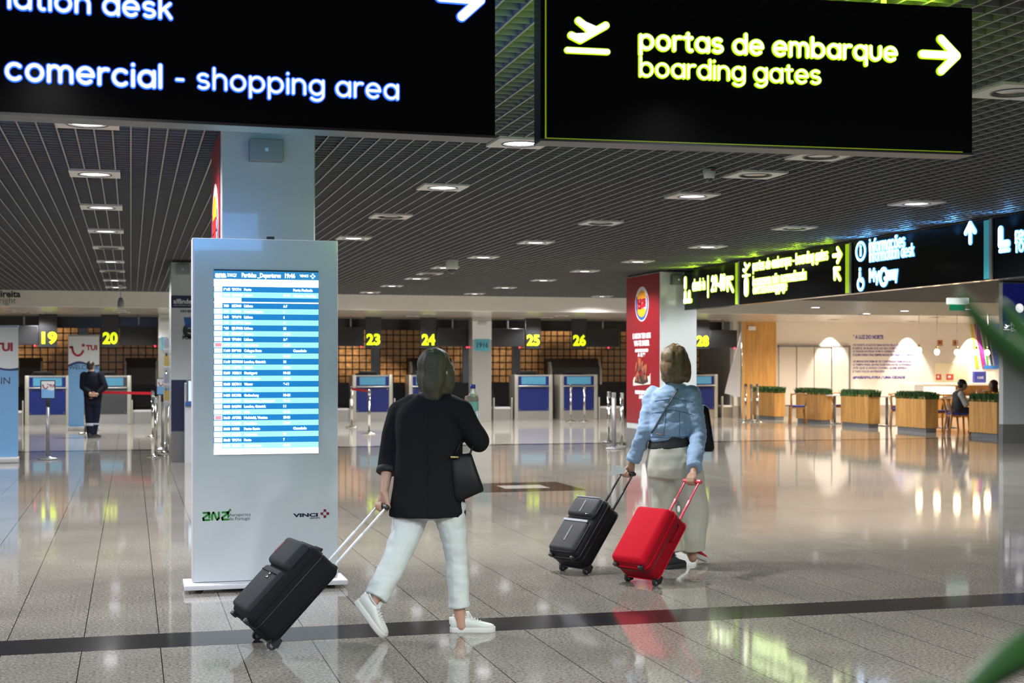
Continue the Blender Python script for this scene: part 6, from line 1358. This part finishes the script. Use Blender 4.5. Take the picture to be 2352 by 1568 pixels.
# ------------------------------------------------------------------ the two people seated in the cafe
ps = Person('seated dark-haired man in a black vest and grey sleeves at the cafe edge', 2200, 998); LS = ps.lp; ks = ps.Z0 / FPX
hs = LS(2212, 883, 0)
def seated(P_, L_, head, yaw, sh, hip, knee, foot, elbow, wrist, top_m, leg_m, hair_m, sleeve_m, longhair=False, off=.17):
    o = Vector((0, off, 0)); h = Vector((0, .10, 0)); f = Vector((math.cos(yaw), math.sin(yaw), 0))
    def bd(mb):
        head_solid(mb, head, yaw, R(-8), .95); mb.capsule(head + Vector((0, 0, -.07)), .052, sh + Vector((0, 0, .06)), .06)
        chain(mb, [(sh, .09), ((sh + hip) / 2, .11), (hip, .12)])
        for s in (-1, 1):
            chain(mb, [(sh + o * s, .05), (elbow + o * s * 1.15, .042), (wrist + o * s * .5, .028)]); open_hand(mb, wrist + o * s * .5, f + Vector((0, 0, .2)), (0, -s, .3), .4)
            chain(mb, [(hip + h * s, .08), (knee + h * s * 1.1, .055), (foot + h * s * 1.1 + Vector((0, 0, .08)), .04)])
    blob('body', bd, .010, skin, P_.root, 2)
    def tp(mb):
        mb.loft([ring(c, .12 if i else .08, w_, 22, 2.3) for i, (c, w_) in enumerate(((sh + Vector((0, 0, .07)), .09), (sh + Vector((0, 0, .03)), .18), (sh - Vector((0, 0, .08)), .20), ((sh + hip) / 2, .19), (hip + Vector((0, 0, .0)), .185)))])
    blob('vest' if sleeve_m is not top_m else 'top', tp, .012, top_m, P_.root, 3)
    def sl(mb):
        for s in (-1, 1): chain(mb, [(sh + o * s, .075), (elbow + o * s * 1.15, .060)]); mb.cone(elbow + o * s * 1.15, wrist + o * s * .6, .058, .045)
    blob('sleeves', sl, .012, sleeve_m, P_.root, 3)
    def lg(mb):
        mb.capsule(hip - o * .5, .12, hip + o * .5, .12)
        for s in (-1, 1): mb.capsule(hip + h * s, .10, knee + h * s * 1.1, .08); mb.cone(knee + h * s * 1.1, foot + h * s * 1.1 + Vector((0, 0, .06)), .078, .062)
    blob('trousers', lg, .012, leg_m, P_.root, 2)
    M = Mface(yaw)
    def hr(mb):
        E = lambda p, r: mb.sphere(head + M @ Vector(p), r, rot=M); E((-.024, 0, .038), (.100, .084, .082)); E((-.055, 0, -.02), (.06, .078, .07))
        if longhair: E((-.06, 0, -.10), (.06, .09, .10)); E((-.06, 0, -.19), (.05, .08, .08)); E((.01, .07, -.06), (.04, .025, .10)); E((.01, -.07, -.06), (.04, .025, .10))
    blob('hair', hr, .010, hair_m, P_.root, 3, .008, 20)
    for s in (-1, 1): sneaker(P_.root, foot + h * s * 1.1 - f * .08, yaw, 0, bootm, dk_sole, bootm)
seated(ps, LS, hs, 0.0, LS(2202, 905, 0), LS(2198, 945, 0), LS(2240, 943, 0), Vector((LS(2236, 998, 0).x, 0, 0)), LS(2212, 928, 0), LS(2238, 917, 0), mat('black_vest', (.02, .02, .024), .7), mat('dark_trousers', (.012, .012, .02), .8), mat('hair_black', (.010, .008, .008), .4, var=.3), mat('grey_sleeve', (.48, .47, .44), .8))
def MS(p): return (ps.Mi.inverted() @ p)
b_ = MS(LS(2199, 998, 0)); cafe_chair((b_.x, b_.y, 0), R(90) - AY, 'oak chair with blue seat under the seated man')
b_ = MS(Vector((LS(2250, 998, 0).x, .05, 0))); t = cafe_table(*(2250, 905, ps.Z0 + .05), 'white cafe table between the two seated people')
pw = Person('seated brown-haired woman in a yellow top across from the man', 2290, 998); LW = pw.lp
seated(pw, LW, LW(2280, 884, 0), PI, LW(2288, 908, 0), LW(2294, 945, 0), LW(2256, 944, 0), Vector((LW(2262, 998, 0).x, 0, 0)), LW(2272, 917, 0), LW(2268, 899, 0), mat('yellow_top', srgb(212, 160, 24), .8), mat('dark_trousers', (.012, .012, .02), .8), mat('hair_brown', srgb(74, 40, 28), .45, var=.3), mat('yellow_top', srgb(212, 160, 24), .8), True, .15)
b_ = pw.Mi.inverted() @ LW(2294, 998, 0); cafe_chair((b_.x, b_.y, 0), R(-90) - AY, 'oak chair with blue seat under the woman in yellow')
p = P(2243, 900, ps.Z0 + .1); t = thing('table_bottle', 'small clear bottle on the table between the seated people', 'bottle', (p.x, p.y, .755))
MB().lathe([(0, 0), (.032, 0), (.032, .12), (.013, .17), (.013, .20), (0, .20)], 18).build('bottle_body', pet, t); MB().lathe([(0, .2), (.015, .2), (.015, .22), (0, .22)], 14).build('cap', white_paint, t)

# ------------------------------------------------------------------ palm close to the camera on the right
pb = P(2560, 900, .98); t = thing('potted_palm', 'out-of-focus green palm leaves at the right edge, closest to the viewer', 'plant', (pb.x, pb.y, 0))
leafm = mat('palm_leaf', srgb(26, 66, 20), .4, var=.2, vscale=20); stemm = mat('palm_stem', srgb(70, 110, 50), .5)
MB().lathe([(0, 0), (.14, 0), (.18, .34), (.19, .36), (.17, .36), (.165, .32), (0, .32)], 28).build('pot', mat('pot_grey', (.25, .25, .26), .5), t)
def W2L(px, py, Z): return P(px, py, Z) - Vector((pb.x, pb.y, 0))
for i, (dx, dz) in enumerate(((0, 1.50), (.03, 1.32), (-.02, 1.15))): MB().tube([(dx, dx, .3), (dx * 1.2, 0, dz * .6), (dx * 1.5, -.01, dz)], [.012, .010, .006], 8).build('stem', stemm, t)
def blade(pts, wmax):
    pts = [Vector(p) for p in pts]; cv = []
    for i in range(17):
        s = i / 16; a, b, c = pts; cv.append(a * (1 - s) ** 2 + b * 2 * s * (1 - s) + c * s * s)
    vs = []; fs = []
    for i, p in enumerate(cv):
        s = i / 16; tg = (cv[min(i + 1, 16)] - cv[max(i - 1, 0)]).normalized(); vw = (p + Vector((pb.x, pb.y, 0)) - Vector((0, 0, EYE))).normalized(); sd = tg.cross(vw).normalized(); w_ = wmax * math.sin(PI * min(1, .08 + s * .92)) ** .7 * (1 if s < 1 else 0)
        fold = (Vector((.3, .5, .6))).normalized() * w_ * .35
        vs += [p - sd * w_ + fold, p, p + sd * w_ + fold, p - sd * w_ * .98 + fold + Vector((0, .001, .001)), p + sd * w_ * .98 + fold + Vector((0, .001, .001))]
    for i in range(16): a = i * 5; b = a + 5; fs += [(a, a + 1, b + 1, b), (a + 1, a + 2, b + 2, b + 1), (a + 2, a + 4, b + 4, b + 2), (a + 3, a, b, b + 3), (a + 4, a + 3, b + 3, b + 4)]
    MB().add(vs, fs, None, 0, True).build('leaf', leafm, t)
top_ = Vector((0, -.01, 1.48)); mid_ = Vector((.04, -.01, 1.30)); low_ = Vector((-.03, -.01, 1.14))
blade((top_, W2L(2330, 900, .97), W2L(2200, 665, .97)), .010)
blade((top_, W2L(2420, 900, 1.05), W2L(2300, 690, 1.05)), .012)
blade((mid_, W2L(2370, 1400, .95), W2L(2180, 1660, .95)), .013)
blade((low_, W2L(2330, 1560, .80), W2L(2080, 1590, .80)), .008)
blade((mid_, W2L(2520, 700, 1.0), W2L(2600, 400, 1.0)), .014)
blade((top_, W2L(2700, 600, 1.1), W2L(2900, 700, 1.1)), .014)
